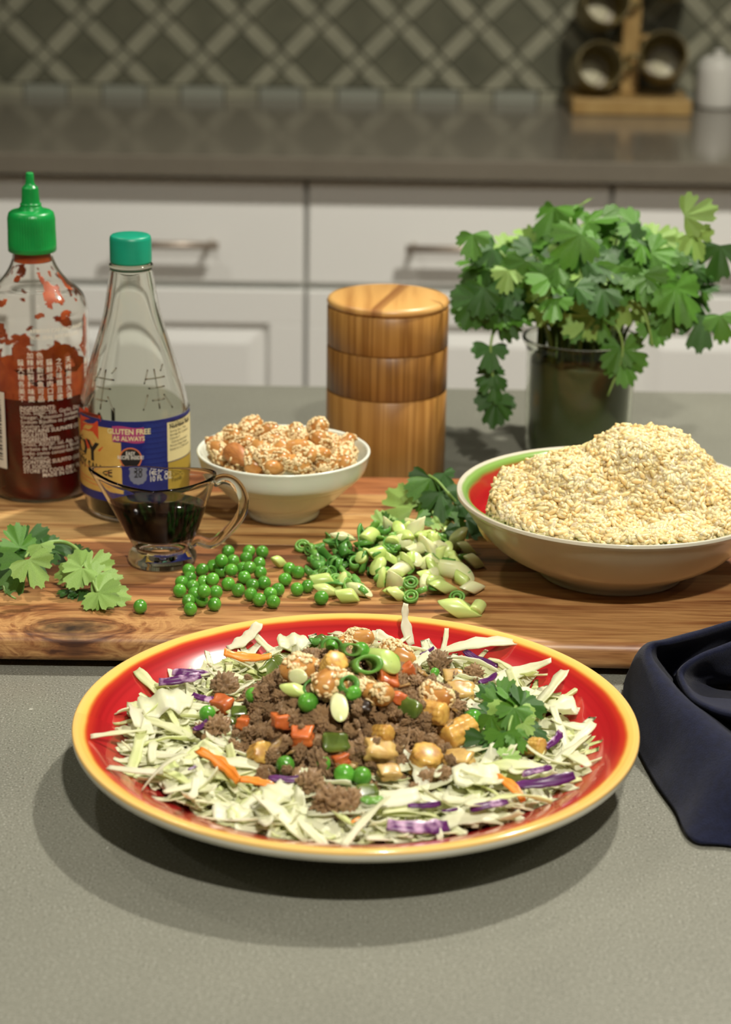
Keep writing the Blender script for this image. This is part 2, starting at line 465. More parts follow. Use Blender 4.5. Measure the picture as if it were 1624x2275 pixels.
# ceiling lamps
M_LAMPTRIM = pm('white_lamp_trim', rgb(230, 228, 220), 0.5)
M_LAMPGLOW = emit('lamp_glow', (*LAMP_COL, 1), 6)
LAMP_LABELS = ['recessed ceiling lamp above the rice bowl end of the island', 'recessed ceiling lamp above the near edge of the island', 'weak fill lamp added in the ceiling above the sauce bottle end', 'weak fill lamp added in the ceiling near the wall beyond the sauce bottles', 'weak fill lamp added in the ceiling near the wall beyond the rice bowl']
for i, (x, y, w) in enumerate(LAMPS):
    root = empty('ceiling_lamp', (x, y, CEIL_Z)); tag(root, LAMP_LABELS[i], 'ceiling lamp', 'recessed ceiling lamps')
    part('trim_ring', lathe([(0.062, -0.001), (0.064, -0.006), (0.078, -0.006), (0.082, -0.001)], 40), M_LAMPTRIM, root)
    part('lens', lathe([(0.0, -0.002), (0.062, -0.002)], 40), M_LAMPGLOW, root)
    ld = bpy.data.lights.new('lamp_light', 'SPOT'); ld.energy = w; ld.color = LAMP_COL; ld.shadow_soft_size = 0.045
    ld.spot_size = math.radians(150); ld.spot_blend = 0.6
    lo = bpy.data.objects.new('lamp_light', ld); COL.objects.link(lo); lo.parent = root; lo.location = (0, 0, -0.012)

# ------------------------------------------------------------------ island and chopping board
isl = empty('kitchen_island', (0, 0, FZ)); tag(isl, 'kitchen island with a grey speckled quartz worktop', 'kitchen island')
part('worktop', box(-1.5, 1.5, 0.30, 1.685, -FZ - 0.03, -FZ), M_QUARTZ, isl, smooth=False, bevel=0.003)
part('island_base', box(-1.46, 1.46, 0.55, 1.655, 0.0, -FZ - 0.03), M_CAB, isl, smooth=False)

def wood(name, light, mid, dark, seed, freq=55, knot=None):
    m, t, b = nt(name); L = t.links.new
    tc = N(t, 'ShaderNodeTexCoord'); mp = N(t, 'ShaderNodeMapping'); mp.inputs['Location'].default_value = (seed * 1.37, seed * 0.71, seed)
    mp.inputs['Scale'].default_value = (4.5, freq, freq); L(tc.outputs['Object'], mp.inputs[0])
    vec = mp.outputs[0]
    if knot:                                                     # grain bends round a knot
        ds = N(t, 'ShaderNodeVectorMath', operation='DISTANCE'); sc = N(t, 'ShaderNodeVectorMath', operation='MULTIPLY'); sc.inputs[1].default_value = (0.55, 1, 1)
        L(tc.outputs['Object'], sc.inputs[0]); L(sc.outputs[0], ds.inputs[0]); ds.inputs[1].default_value = (knot[0] * 0.55, knot[1], knot[2])
        mr = N(t, 'ShaderNodeMapRange', interpolation_type='SMOOTHSTEP'); mr.inputs[1].default_value = 0.0; mr.inputs[2].default_value = 0.045; mr.inputs[3].default_value = 3.2; mr.inputs[4].default_value = 0.0
        L(ds.outputs['Value'], mr.inputs[0])
        cb = N(t, 'ShaderNodeCombineXYZ'); L(mr.outputs[0], cb.inputs[1]); L(mr.outputs[0], cb.inputs[0]); ad = N(t, 'ShaderNodeVectorMath', operation='ADD'); L(vec, ad.inputs[0]); L(cb.outputs[0], ad.inputs[1]); vec = ad.outputs[0]
    n0 = N(t, 'ShaderNodeTexNoise', i_Scale=0.55, i_Detail=2.0); L(vec, n0.inputs['Vector'])
    mx0 = N(t, 'ShaderNodeMixRGB'); mx0.inputs[0].default_value = 0.42; L(vec, mx0.inputs[1])
    sc2 = N(t, 'ShaderNodeVectorMath', operation='SCALE'); sc2.inputs['Scale'].default_value = 5.0; L(n0.outputs['Color'], sc2.inputs[0]); L(sc2.outputs[0], mx0.inputs[2])
    n1 = N(t, 'ShaderNodeTexNoise', i_Scale=1.5, i_Detail=5.0, i_Roughness=0.62); L(mx0.outputs[0], n1.inputs['Vector'])
    r = ramp(t, n1.outputs['Fac'], [(0.33, dark), (0.44, mid), (0.57, light), (0.68, mid)])
    mp3 = N(t, 'ShaderNodeMapping'); mp3.inputs['Scale'].default_value = (40, 900, 900); L(tc.outputs['Object'], mp3.inputs[0])
    n3 = N(t, 'ShaderNodeTexNoise', i_Scale=1.0, i_Detail=2.0); L(mp3.outputs[0], n3.inputs['Vector'])
    r3 = ramp(t, n3.outputs['Fac'], [(0.32, (0.62, 0.55, 0.5, 1)), (0.5, (1, 1, 1, 1))])
    mx = N(t, 'ShaderNodeMixRGB', blend_type='MULTIPLY'); mx.inputs[0].default_value = 0.8; L(r.outputs[0], mx.inputs[1]); L(r3.outputs[0], mx.inputs[2])
    src = mx.outputs[0]
    if knot:
        nk = N(t, 'ShaderNodeTexNoise', i_Scale=130.0, i_Detail=3.0); L(tc.outputs['Object'], nk.inputs['Vector'])
        mul = N(t, 'ShaderNodeMath', operation='MULTIPLY_ADD'); L(nk.outputs['Fac'], mul.inputs[0]); mul.inputs[1].default_value = 0.016; L(ds.outputs['Value'], mul.inputs[2])
        kr = ramp(t, None, [(0.0, (1, 1, 1, 1)), (0.35, (0.75, 0.75, 0.75, 1)), (0.75, (0.25, 0.25, 0.25, 1)), (1.0, (0, 0, 0, 1))])
        m4 = N(t, 'ShaderNodeMapRange'); m4.inputs[1].default_value = 0.009; m4.inputs[2].default_value = 0.026; L(mul.outputs[0], m4.inputs[0]); L(m4.outputs[0], kr.inputs[0])
        mk = N(t, 'ShaderNodeMixRGB'); L(kr.outputs[0], mk.inputs[0]); L(src, mk.inputs[1]); mk.inputs[2].default_value = rgb(46, 30, 22); src = mk.outputs[0]
    L(src, b.inputs['Base Color']); b.inputs['Roughness'].default_value = 0.42
    bp = N(t, 'ShaderNodeBump', i_Strength=0.12, i_Distance=0.002); L(n1.outputs['Fac'], bp.inputs['Height']); L(bp.outputs[0], b.inputs['Normal'])
    return m
BZ, BT, BG = 0.021, 0.0165, 0.0045          # board top height, thickness, gap beneath
yb0 = at(700, 1482, BG).y; yb1 = at(860, 1056, BZ).y
board = empty('chopping_board', (0, 0, 0)); tag(board, 'long brown acacia wood chopping board with a dark knot', 'chopping board')
KN = at(165, 1402, BZ - 0.002)
seams = [yb0, at(1300, 1272, BZ).y, at(300, 1205, BZ).y, at(300, 1135, BZ).y, at(300, 1090, BZ).y, yb1]
tones = [(rgb(190, 144, 90), rgb(144, 94, 54), rgb(82, 46, 26)), (rgb(142, 94, 56), rgb(102, 62, 36), rgb(58, 30, 16)), (rgb(212, 174, 114), rgb(172, 124, 72), rgb(90, 50, 28)),
         (rgb(190, 148, 92), rgb(136, 90, 50), rgb(70, 38, 20)), (rgb(166, 106, 62), rgb(124, 72, 40), rgb(76, 40, 22))]
for i in range(5):
    y0, y1 = seams[i] + (0.0002 if i else 0), seams[i + 1] - (0.0002 if i < 4 else 0)
    knot = (KN.x, KN.y - (y0 + y1) / 2, KN.z - (BZ - BT / 2)) if i == 0 else None
    # cross-section with an eased outer edge, swept along x with a slightly wavy front edge
    hy, hz = (y1 - y0) / 2, BT / 2
    prof = []
    def arc(cy, cz, r, a0, a1):
        for a in np.linspace(a0, a1, 6): prof.append((cy + r * math.cos(a), cz + r * math.sin(a)))
    re = 0.0062; rs = 0.0005
    rf = re if i == 0 else rs; rb = re if i == 4 else rs
    arc(-hy + rf, hz - rf, rf, math.pi, math.pi / 2); arc(hy - rb, hz - rb, rb, math.pi / 2, 0)
    arc(hy - rb, -hz + rb, rb, 0, -math.pi / 2); arc(-hy + rf, -hz + rf, rf, -math.pi / 2, -math.pi)
    g = G(); xs = np.linspace(-0.44, 0.48, 47); n = len(prof)
    for x in xs:
        for (y, z) in prof:
            w = 0.0016 * noise.noise(Vector((x * 7, 1.2, 0))) if i == 0 and y < 0 else 0
            g.v.append((x, y + w, z))
    for a in range(len(xs) - 1):
        for k in range(n):
            j = (k + 1) % n
            g.f.append((a * n + k, (a + 1) * n + k, (a + 1) * n + j, a * n + j)); g.m.append(0)
    g.f.append(tuple(range(n))); g.m.append(0); g.f.append(tuple((len(xs) - 1) * n + k for k in reversed(range(n)))); g.m.append(0)
    part('plank', g, wood('acacia_plank_wood', *tones[i], seed=i * 3.3 + 1, knot=knot, freq=(60, 60, 75, 70, 50)[i]), board, loc=(0, (y0 + y1) / 2, BZ - BT / 2))
M_FOOT = pm('black_rubber', rgb(20, 18, 16), 0.8)
for x in (-0.40, 0.44):
    for y in (yb0 + 0.03, yb1 - 0.03):
        part('rubber_foot', lathe([(0.0, 0.0), (0.008, 0.0), (0.0085, BG + 0.0005), (0.0, BG + 0.0005)], 20), M_FOOT, board, loc=(x, y, 0))

# ------------------------------------------------------------------ chilli sauce bottle
random.seed(11)
M_CLEAR = glass('clear_plastic', (1.0, 0.985, 0.95, 1), 1.22)
M_BOTTLE = glass('bottle_glass', (0.965, 0.975, 0.925, 1), 1.40)
M_CRYSTAL = glass('pitcher_glass', (0.99, 0.995, 0.98, 1), 1.34)
M_CAPG = pm('green_plastic', rgb(16, 150, 66), 0.32, rgb(10, 132, 56), scale=60, sss=0.15)
M_CAPT = pm('teal_plastic', rgb(16, 152, 118), 0.4, rgb(12, 140, 108), scale=60)
M_SAUCE = pm('dark_chilli_sauce', rgb(86, 9, 4), 0.25, rgb(66, 7, 3), scale=60)
M_SAUCE2 = pm('orange_chilli_sauce', rgb(192, 92, 40), 0.35, rgb(166, 66, 26), scale=120, sss=0.2)
M_PRINT = pm('white_print', rgb(214, 196, 176), 0.6)
M_PRINTFAINT = pm('pale_print', rgb(224, 216, 196), 0.6)
M_BLACKINK = pm('black_ink', rgb(16, 14, 14), 0.6)
M_PAPER = pm('white_label_paper', rgb(214, 208, 192), 0.6)

def prof_radius(prof):
    zs = [p[1] for p in prof]; rs = [p[0] for p in prof]
    return lambda z: float(np.interp(z, zs, rs))
S0 = at(92, 1086, BZ); SR = 117 / FPX * depth(S0 + Vector((0, 0, 0.07)))
sb = empty('chilli_sauce_bottle', (S0.x, S0.y, BZ + 0.0004), facing(S0))
tag(sb, 'chilli sauce bottle with green nozzle cap and red sauce', 'sauce bottle')
Z = lambda row: zat(S0, row) - BZ
zsh, zneck, zcap0, zcap1, ztip = Z(705), Z(556), Z(540), Z(466), Z(384)
SRAD = lambda hw, row: hw / FPX * depth(S0 + Vector((0, 0, Z(row))))
outer = smooth_prof([(SR * 0.88, 0.0), (SR * 0.97, 0.004), (SR, 0.012), (SR, zsh * 0.3), (SR, zsh * 0.6), (SR, Z(745)), (SR, Z(715)), (SR * 0.998, Z(694)), (SRAD(116, 676), Z(676)), (SRAD(106, 652), Z(652)), (SRAD(81, 630), Z(630)), (SRAD(60, 605), Z(605)), (SRAD(47, 578), Z(578)), (SRAD(44, 560), zneck + 0.002)], 7)
RO = prof_radius(outer); RI = lambda z: RO(z) - 0.0011
g = lathe([(0, 0.0)] + outer + [(SR * 0.33, zneck + 0.008), (SR * 0.30, zneck + 0.008)] + [(r - 0.0011, max(z, 0.0012)) for r, z in reversed(outer)] + [(0, 0.0012)], 80)
part('bottle_body', g, M_CLEAR, sb)
part('neck_ring', lathe(smooth_prof([(SR * 0.37, zneck - 0.0002), (SR * 0.44, zneck + 0.0008), (SR * 0.44, zneck + 0.002), (SR * 0.37, zneck + 0.003)], 4), 60), M_CLEAR, sb)
SF = S0 - Vector((S0.x, S0.y, 0)).normalized() * SR
zs_ = zat(SF, 880) - BZ
si = [(r - 0.0016, max(z, 0.002)) for r, z in outer if z < zs_]
g = lathe([(0, 0.002)] + si + [(SR - 0.0016, zs_), (0, zs_)], 64)
part('sauce', g, M_SAUCE, sb)
def residue(zlo, zhi, fn, off, seed, nz=110, na=170, a0=0, a1=360):
    g = G(); idx = {}
    def vid(i, k):
        if (i, k) not in idx:
            a = math.radians(a0 + (a1 - a0) * k / na); z = zlo + (zhi - zlo) * i / nz; r = RO(z) - off
            idx[(i, k)] = len(g.v); g.v.append((r * math.sin(a), -r * math.cos(a), z))
        return idx[(i, k)]
    for i in range(nz):
        for k in range(na):
            z = zlo + (zhi - zlo) * (i + .5) / nz; a = math.radians(a0 + (a1 - a0) * (k + .5) / na)
            p = Vector((math.cos(a) * 2.6, math.sin(a) * 2.6, z * 75 + seed))
            val = noise.noise(p) + 0.45 * noise.noise(p * 2.7)
            if val > fn(z, a):
                g.f.append((vid(i, k), vid(i, k + 1), vid(i + 1, k + 1), vid(i + 1, k))); g.m.append(0)
    return g
part('sauce_film', residue(zs_ - 0.004, zs_ + 0.028, lambda z, a: -0.9 + 1.25 * (z - zs_) / 0.0185, 0.0016, 3), M_SAUCE2, sb)
part('sauce_smear', residue(zs_ + 0.016, zneck - 0.012, lambda z, a: 0.27, 0.0015, 8), M_SAUCE2, sb)
part('sauce_neck', lathe([(RO(zneck - 0.007) - 0.0016, zneck - 0.007), (RO(zneck - 0.001) - 0.0016, zneck - 0.001), (SR * 0.28, zneck + 0.006), (0, zneck + 0.006)], 40), M_SAUCE2, sb)
cr = 53.5 / FPX * depth(S0 + Vector((0, 0, zcap0)))
flute = lambda a, k: 1 + (0.016 * math.cos(52 * a) if 3 <= k <= 5 else 0)
hh = zcap1 - zcap0
g = lathe([(cr * 0.97, zcap0 - 0.0055), (cr, zcap0 - 0.005), (cr * 1.0, zcap0 - 0.002), (cr * 0.985, zcap0), (cr * 0.97, zcap0 + hh * 0.4), (cr * 0.97, zcap0 + hh * 0.72), (cr * 0.965, zcap0 + hh * 0.80), (cr * 0.93, zcap0 + hh * 0.90), (cr * 0.82, zcap0 + hh * 0.96), (cr * 0.55, zcap0 + hh), (cr * 0.3, zcap0 + hh)], 360, rad=flute, capstart=True)
part('cap', g, M_CAPG, sb)
nz_ = ztip - zcap1
g = lathe(smooth_prof([(cr * 0.56, zcap1 - 0.001), (cr * 0.47, zcap1 + nz_ * 0.06), (cr * 0.43, zcap1 + nz_ * 0.10), (cr * 0.44, zcap1 + nz_ * 0.15), (cr * 0.38, zcap1 + nz_ * 0.20), (cr * 0.34, zcap1 + nz_ * 0.55), (cr * 0.31, zcap1 + nz_ * 0.60), (cr * 0.19, zcap1 + nz_ * 0.70), (cr * 0.165, zcap1 + nz_ * 0.93), (cr * 0.13, zcap1 + nz_ * 0.99), (0.0, zcap1 + nz_)], 5), 40)
part('nozzle', g, M_CAPG, sb)
# printing, and rows measured on the near side of the bottle
SF = S0 - Vector((S0.x, S0.y, 0)).normalized() * SR
Z = lambda row: zat(SF, row) - BZ
R1 = SR + 0.00025
g = G()
cols = ['醬大精各美不', '加辣紅製種味變', '色椒新蔬魚可品', '醬鮮成肉口質', '之乃味麵且擔', '天椒用飯久保', '調於食藏', '料佐鮮']
rows0 = Z(893)
th = lambda px: math.degrees(math.asin(max(-0.98, min(0.98, (px - 91) / 117.0))))
for ci, cs in enumerate(cols):
    a = th(56 + ci * 20.3) if ci < 6 else (52 + (ci - 5) * 11)
    last = 0.0 if ci < 6 else 0.0048 + (ci - 6) * 0.004
    for k, ch in enumerate(reversed(cs)):
        put_text(g, ch, 0.0046, R1, a - 3.2, rows0 + last + k * 0.00485, bold=0.006 * 0.0046)
part('ideograph_print', g, M_PRINTFAINT, sb, smooth=False)
g = G()
lines = ['INGREDIENTS:', 'Chili, Sugar, Salt, Garlic, Distilled', 'Vinegar, Potassium Sorbate,', 'Sodium Bisulfite as preservative,', 'Xanthan Gum.', 'CONTAINS SULPHITE (SODIUM', 'BISULFITE)', 'INGREDIENTES:', 'Chiles, Azucar, Sal, Ajo, Vinagre,', 'Sorbato de Potasio y Bisulfito de', 'Sodio como conservadores, Goma', 'de Xanthan.', 'CONTIENE SULFITO (BISULFITO', 'DE SODIO)', 'STORE IN COOL DRY PLACE', '            MADE IN U.S.A.']
zt, zb = Z(913) , Z(1062)
for k, s in enumerate(lines):
    z = zt + (zb - zt) * k / 15
    b = 0.014 * 0.0036 if s.isupper() else 0
    put_text(g, s, 0.0037, R1, th(51) + 0.12 * k, z, sx=1.0, bold=b, slant=0.02)
    if s.startswith('INGRED'): patch(g, R1, th(51), th(51) + 37, z - 0.0006, z - 0.0003)
part('ingredient_print', g, M_PRINT, sb, smooth=False)
g = G()
for k, s in enumerate(['REMOVE CAP AND INNER', 'FOIL SEAL BEFORE USE']):
    put_text(g, s, 0.0034, R1, th(79), Z(741 + 15 * k), bold=0.00006)
part('seal_print', g, M_PRINTFAINT, sb, smooth=False)
g = patch(G(), R1, -100, th(19), Z(1048), Z(878))
lab = part('barcode_label', g, M_PAPER, sb, smooth=True)
g = G(); z = Z(1030); z1 = Z(893)
while z < z1:
    h = random.choice((0.0005, 0.0008, 0.0013)); patch(g, R1 + 0.0001, -95, th(11), z, z + h, n=10); z += h + random.choice((0.0005, 0.0008, 0.0012))
part('barcode', g, M_BLACKINK, lab, smooth=False)

# ------------------------------------------------------------------ soy sauce bottle
Y0 = at(303, 1132, BZ); YR = 122 / FPX * depth(Y0 + Vector((0, 0, 0.07)))
yb = empty('soy_sauce_bottle', (Y0.x, Y0.y, BZ + 0.0004), facing(Y0))
tag(yb, 'soy sauce bottle with teal cap and blue label', 'sauce bottle')
Z = lambda row: zat(Y0, row) - BZ
def YRAD(pxw, row): return pxw / 2 / FPX * depth(Y0 + Vector((0, 0, Z(row))))
zc0, zc1 = Z(580), Z(523)
outer = smooth_prof([(YR * 0.80, 0.0), (YR * 0.90, 0.003), (YR * 0.93, 0.010), (YR * 0.99, 0.020), (YR, 0.030), (YR, Z(960)), (YR, Z(910)), (YRAD(226, 862), Z(862)), (YRAD(190, 800), Z(800)), (YRAD(132, 705), Z(705)), (YRAD(108, 640), Z(640)), (YRAD(97, 604), Z(604)), (YRAD(94, 598), Z(598))], 6)
g = lathe([(0, 0.0)] + outer + [(YRAD(97, 592), Z(594)), (YRAD(97, 588), Z(588)), (YRAD(84, 580), Z(584)), (YRAD(84, 580), zc0 + 0.004), (YRAD(70, 580), zc0 + 0.004)] + [(r - 0.0026, max(z, 0.004)) for r, z in reversed(outer)] + [(0, 0.004)], 80)
part('bottle_body', g, M_BOTTLE, yb)
part('collar', lathe(smooth_prof([(YRAD(88, 590), Z(597)), (YRAD(98, 590), Z(593)), (YRAD(98, 590), Z(588)), (YRAD(88, 588), Z(584))], 4), 60), M_BOTTLE, yb)
ct = YRAD(93, 560)
part('cap', lathe([(ct * 0.985, zc0 - 0.001), (ct, zc0), (ct, zc0 + 0.001), (ct * 0.995, zc1 - 0.0025), (ct * 0.965, zc1 - 0.0008), (ct * 0.90, zc1), (ct * 0.5, zc1), (0, zc1)], 72, capstart=True), M_CAPT, yb)
M_SOY = pm('black_soy_sauce', rgb(8, 5, 4), 0.08, spec=0.15)
RO = prof_radius(outer)
zl = Z(1100)
part('soy_sauce', lathe([(0, 0.0042)] + [(r - 0.0028, max(z, 0.0042)) for r, z in outer if z < zl] + [(RO(zl) - 0.0028, zl), (0, zl)], 64), M_SOY, yb)
# embossed strokes round the shoulder
g = G()
for (a, rows, s) in ((-38, 838, 1), (28, 836, -1)):
    strokes = [[(-9, 8), (9, 8)], [(-7, 2), (7, 2)], [(0, 14), (0, -12)], [(-8, -2), (-12, -12)], [(5, -3), (11, -13)], [(-6, 14), (-10, 5)], [(6, 12), (10, 16)], [(-5, -6), (5, -6)]]
    for st in strokes:
        pts = []
        for (x, y) in spline(st, 4):
            z = Z(rows + 8) + y * 0.00095; an = math.radians(a) + x * 0.00095 / YR; r = RO(z) + 0.0002
            pts.append((r * math.sin(an), -r * math.cos(an), z))
        tube(pts, 0.0005, 6, g)
part('embossed_sign', g, M_BOTTLE, yb)
M_LBLUE = pm('blue_label', rgb(22, 34, 110), 0.4); M_LCREAM = pm('yellow_label', rgb(212, 176, 92), 0.5, rgb(200, 162, 78), scale=80)
M_LPALE = pm('cream_label', rgb(226, 214, 158), 0.5); M_LPINK = pm('magenta_label', rgb(168, 62, 112), 0.5); M_LRED = pm('red_ink', rgb(208, 72, 36), 0.5)
M_LORANGE = pm('orange_ink', rgb(216, 120, 70), 0.5); M_LWAVE = pm('wave_ink', rgb(52, 70, 150), 0.5); M_LGREY = pm('grey_badge', rgb(120, 124, 140), 0.5)
M_LWHITE = pm('white_ink', rgb(228, 224, 210), 0.5); M_LGOLD = pm('gold_ink', rgb(176, 150, 60), 0.5)
R1 = YR + 0.0003
YFR = Y0 - Vector((Y0.x, Y0.y, 0)).normalized() * YR
zt, zb = zat(YFR, 938) - BZ, zat(YFR, 1112) - BZ            # label top and bottom at the front
th = lambda px: math.degrees(math.asin(max(-0.985, min(0.985, (px - 302) / 122.0))))
ZF = lambda row: zt + (zb - zt) * (row - 938) / (1112 - 938)
lab = part('label', patch(G(), R1, -100, 106, zb - 0.002, zt, n=60), M_LBLUE, yb)
part('label_backing', patch(G(), YR + 0.00012, -100, 106, zb - 0.002, zt, n=60), M_LWHITE, lab)
g = patch(G(), R1 + 0.0001, -99, -22, zb + 0.0035, zt - 0.005, n=30)
patch(g, R1 + 0.0001, -22, th(272), zb + 0.0035, ZF(985), n=10)
part('yellow_panel', g, M_LCREAM, lab)
g = patch(G(), R1 + 0.0001, th(372), 105, ZF(1035), zt - 0.003, n=20); part('nutrition_panel', g, M_LPALE, lab)
g = patch(G(), R1 + 0.0001, th(373), 105, zb, ZF(1037), n=20); part('gold_panel', g, M_LGOLD, lab)
g = G()
put_text(g, '東', 0.027, R1 + 0.0002, -78, ZF(1000), bold=0.0011)
part('red_ideograph', g, M_LRED, lab, smooth=False)
g = G(); put_text(g, 'LA CHOY', 0.0175, R1 + 0.00025, th(223), ZF(1034), align='RIGHT', bold=0.00055, slant=-0.08); part('brand_lettering', g, M_BLACKINK, lab, smooth=False)
g = G(); put_text(g, 'SOY SAUCE', 0.0085, R1 + 0.00025, -24, ZF(1063), align='RIGHT', sx=0.8, bold=0.0002, slant=-0.08); part('product_lettering', g, M_BLACKINK, lab, smooth=False)
g = G()
for row in (1046, 1071, 1080): patch(g, R1 + 0.0002, -110, -26, ZF(row), ZF(row) + 0.0006, n=16, top=lambda u, r=row: ZF(r) + 0.0006 - 0.003 * u, bot=lambda u, r=row: ZF(r) - 0.003 * u)
part('orange_rule', g, M_LORANGE, lab)
g = patch(G(), R1 + 0.00022, th(254), th(322), ZF(984), ZF(950), n=16, top=lambda u: ZF(950) + 0.0006 * math.sin(u * 6), bot=lambda u: ZF(984) + 0.0006 * math.sin(u * 6))
rib = part('magenta_ribbon', g, M_LPINK, lab)
g = G(); put_text(g, 'GLUTEN FREE', 0.0050, R1 + 0.0004, th(289), ZF(966), align='CENTER', sx=0.92, bold=0.00013); put_text(g, 'AS ALWAYS', 0.0042, R1 + 0.0004, th(289), ZF(980), align='CENTER', sx=0.92, bold=0.0001)
part('ribbon_lettering', g, M_LPALE, rib, smooth=False)
def disc(g, R, adeg, z, r, m=0, r0=0.0, n=40, scallop=0):
    o = len(g.v)
    for k in range(n):
        w = 2 * math.pi * k / n; q = r * (1 + scallop * math.cos(12 * w))
        for rr in (r0, q):
            a = math.radians(adeg) + rr * math.cos(w) / R; g.v.append((R * math.sin(a), -R * math.cos(a), z + rr * math.sin(w)))
    for k in range(n):
        j = (k + 1) % n; g.f.append((o + 2 * k, o + 2 * k + 1, o + 2 * j + 1, o + 2 * j)); g.m.append(m)
    return g
bd = part('recipe_badge', disc(disc(G(), R1 + 0.00022, th(292), ZF(1019), 0.0072, 1, 0.0064), R1 + 0.0002, th(292), ZF(1019), 0.0066), [M_BLACKINK, M_LORANGE], lab)
g = G()
for s, row, sz in (('EASY', 1012, 0.0036), ('RECIPE INSIDE!', 1021, 0.0034)): put_text(g, s, sz, R1 + 0.0004, th(292), ZF(row), align='CENTER', sx=0.75, bold=0.00006)
part('badge_lettering', g, M_LWHITE, bd, smooth=False)
bd = part('calorie_badge', disc(G(), R1 + 0.0002, th(307), ZF(1058), 0.0058, scallop=0.05), M_LGREY, lab)
g = G(); put_text(g, '20', 0.0055, R1 + 0.0004, th(307), ZF(1061), align='CENTER', bold=0.0001); part('badge_number', g, M_BLACKINK, bd, smooth=False)
g = G()
for s, row in (('NET', 1058), ('10 FL OZ', 1072)): put_text(g, s, 0.0052, R1 + 0.0003, th(331), ZF(row), sx=0.8, bold=0.00006)
part('volume_lettering', g, M_LWHITE, lab, smooth=False)
g = G()                                                          # scale pattern on the blue field
for iz in range(14):
    for ia in range(9):
        a = th(322) + ia * 4.2 + (2.1 if iz % 2 else 0); z = ZF(1100) + iz * 0.0034
        if not (th(325) < a < th(366)) or z > zt - 0.004 or (ZF(1046) > z and a < 30): continue
        for r in (0.0026, 0.0017, 0.0009):
            o = len(g.v)
            for k in range(9):
                w = math.pi * k / 8
                for rr in (r, r - 0.0002):
                    an = math.radians(a) + rr * math.cos(w) / R1; g.v.append(((R1 + 0.0002) * math.sin(an), -(R1 + 0.0002) * math.cos(an), z + rr * math.sin(w)))
            for k in range(8): g.f.append((o + 2 * k, o + 2 * k + 1, o + 2 * k + 3, o + 2 * k + 2)); g.m.append(0)
part('wave_pattern', g, M_LWAVE, lab, smooth=False)
g = G()
put_text(g, '1000mg SODIUM', 0.0024, R1 + 0.0003, th(377), ZF(949), bold=0.00004)
put_text(g, 'Nutrition Facts', 0.0038, R1 + 0.0003, th(377), ZF(962), bold=0.00012)
for k, s in enumerate(['Serving Size 1 Tbsp', 'Servings Per Container', 'Calories 5', '  Calories from Fat 0', 'Percent Daily Values', 'based on a 2,000 calorie']):
    put_text(g, s, 0.0022, R1 + 0.0003, th(377), ZF(971 + 8 * k))
put_text(g, 'ConAgra', 0.0042, R1 + 0.0003, th(380), ZF(1070)); put_text(g, 'Foods', 0.0042, R1 + 0.0003, th(380), ZF(1082))
patch(g, R1 + 0.0003, th(375), 100, ZF(953), ZF(952))
part('nutrition_lettering', g, M_BLACKINK, lab, smooth=False)

# ------------------------------------------------------------------ glass sauce boat with soy sauce
P0 = at(361, 1247, BZ)
gb = empty('glass_sauce_boat', (P0.x, P0.y, BZ + 0.0004), math.radians(-4)); tag(gb, 'small clear glass sauce boat holding dark soy sauce', 'sauce boat')
Z = lambda row: zat(P0, row) - BZ
k_ = depth(P0 + Vector((0, 0, 0.03))) / FPX
zr = Z(1058) ; zn = Z(1212)
def boat_ring(z, inset=0.0, n=72):
    """one level of the boat's body, from neck (t=0) to rim (t=1)"""
    t = (z - zn) / (zr - zn); t = max(0, min(1, t))
    ax = (62 + (128 - 62) * (t ** 0.82)) * k_ - inset; ay = (60 + (86 - 60) * (t ** 0.8)) * k_ - inset
    out = []
    for i in range(n):
        a = 2 * math.pi * i / n; x, y = ax * math.cos(a), ay * math.sin(a)
        sp = max(0.0, -math.cos(a)) ** 9 * (t ** 1.5)
        x -= sp * 30 * k_
        zz = z + (sp * 10 - (1 - abs(math.cos(a))) * 12 * t) * k_ * (1 if t > 0.5 else t * 2) + max(0, math.cos(a)) ** 3 * 6 * k_ * t
        out.append((x - 4 * k_ * t, y * (1 - 0.25 * sp), zz))
    return out
def loft(rings, g=None, m=0, cap0=False, cap1=False):
    g = g or G(); o = len(g.v); n = len(rings[0])
    for r in rings: g.v += [tuple(p) for p in r]
    for a in range(len(rings) - 1):
        for k in range(n):
            j = (k + 1) % n; g.f.append((o + a * n + k, o + a * n + j, o + (a + 1) * n + j, o + (a + 1) * n + k)); g.m.append(m)
    if cap0: g.f.append(tuple(o + k for k in reversed(range(n)))); g.m.append(m)
    if cap1: g.f.append(tuple(o + (len(rings) - 1) * n + k for k in range(n))); g.m.append(m)
    return g
n = 72
circ = lambda r, z: [(r * math.cos(2 * math.pi * i / n), r * math.sin(2 * math.pi * i / n), z) for i in range(n)]
W = 0.0018
zl_in = zn + 0.006
foot = [circ(0.0005, 0.001), circ(70 * k_, 0.0), circ(75.5 * k_, 0.0008), circ(77 * k_, 0.003), circ(75 * k_, 0.006), circ(66 * k_, 0.009), circ(58 * k_, 0.012), circ(56 * k_, zn - 0.003), circ(58 * k_, zn - 0.001)]
lv = list(np.linspace(zn, zr, 16))
rings = foot + [boat_ring(z) for z in lv] + [[(x, y, z + W * 0.5) for x, y, z in boat_ring(zr, W * 0.25)], [(x, y, z + W * 0.5) for x, y, z in boat_ring(zr, W * 0.75)]] + [boat_ring(z, W) for z in reversed(lv) if z > zl_in] + [boat_ring(zl_in, W + 0.002), circ(30 * k_, zl_in - 0.002), circ(0.0005, zl_in - 0.0025)]
part('boat_body', loft(rings), M_CRYSTAL, gb)
zs = Z(1118)
liq = [circ(0.0005, zl_in - 0.002), circ(29 * k_, zl_in - 0.0015), boat_ring(zl_in + 0.0003, W + 0.0022)] + [boat_ring(z, W - 0.0003) for z in np.linspace(zl_in + 0.002, zs, 8)]
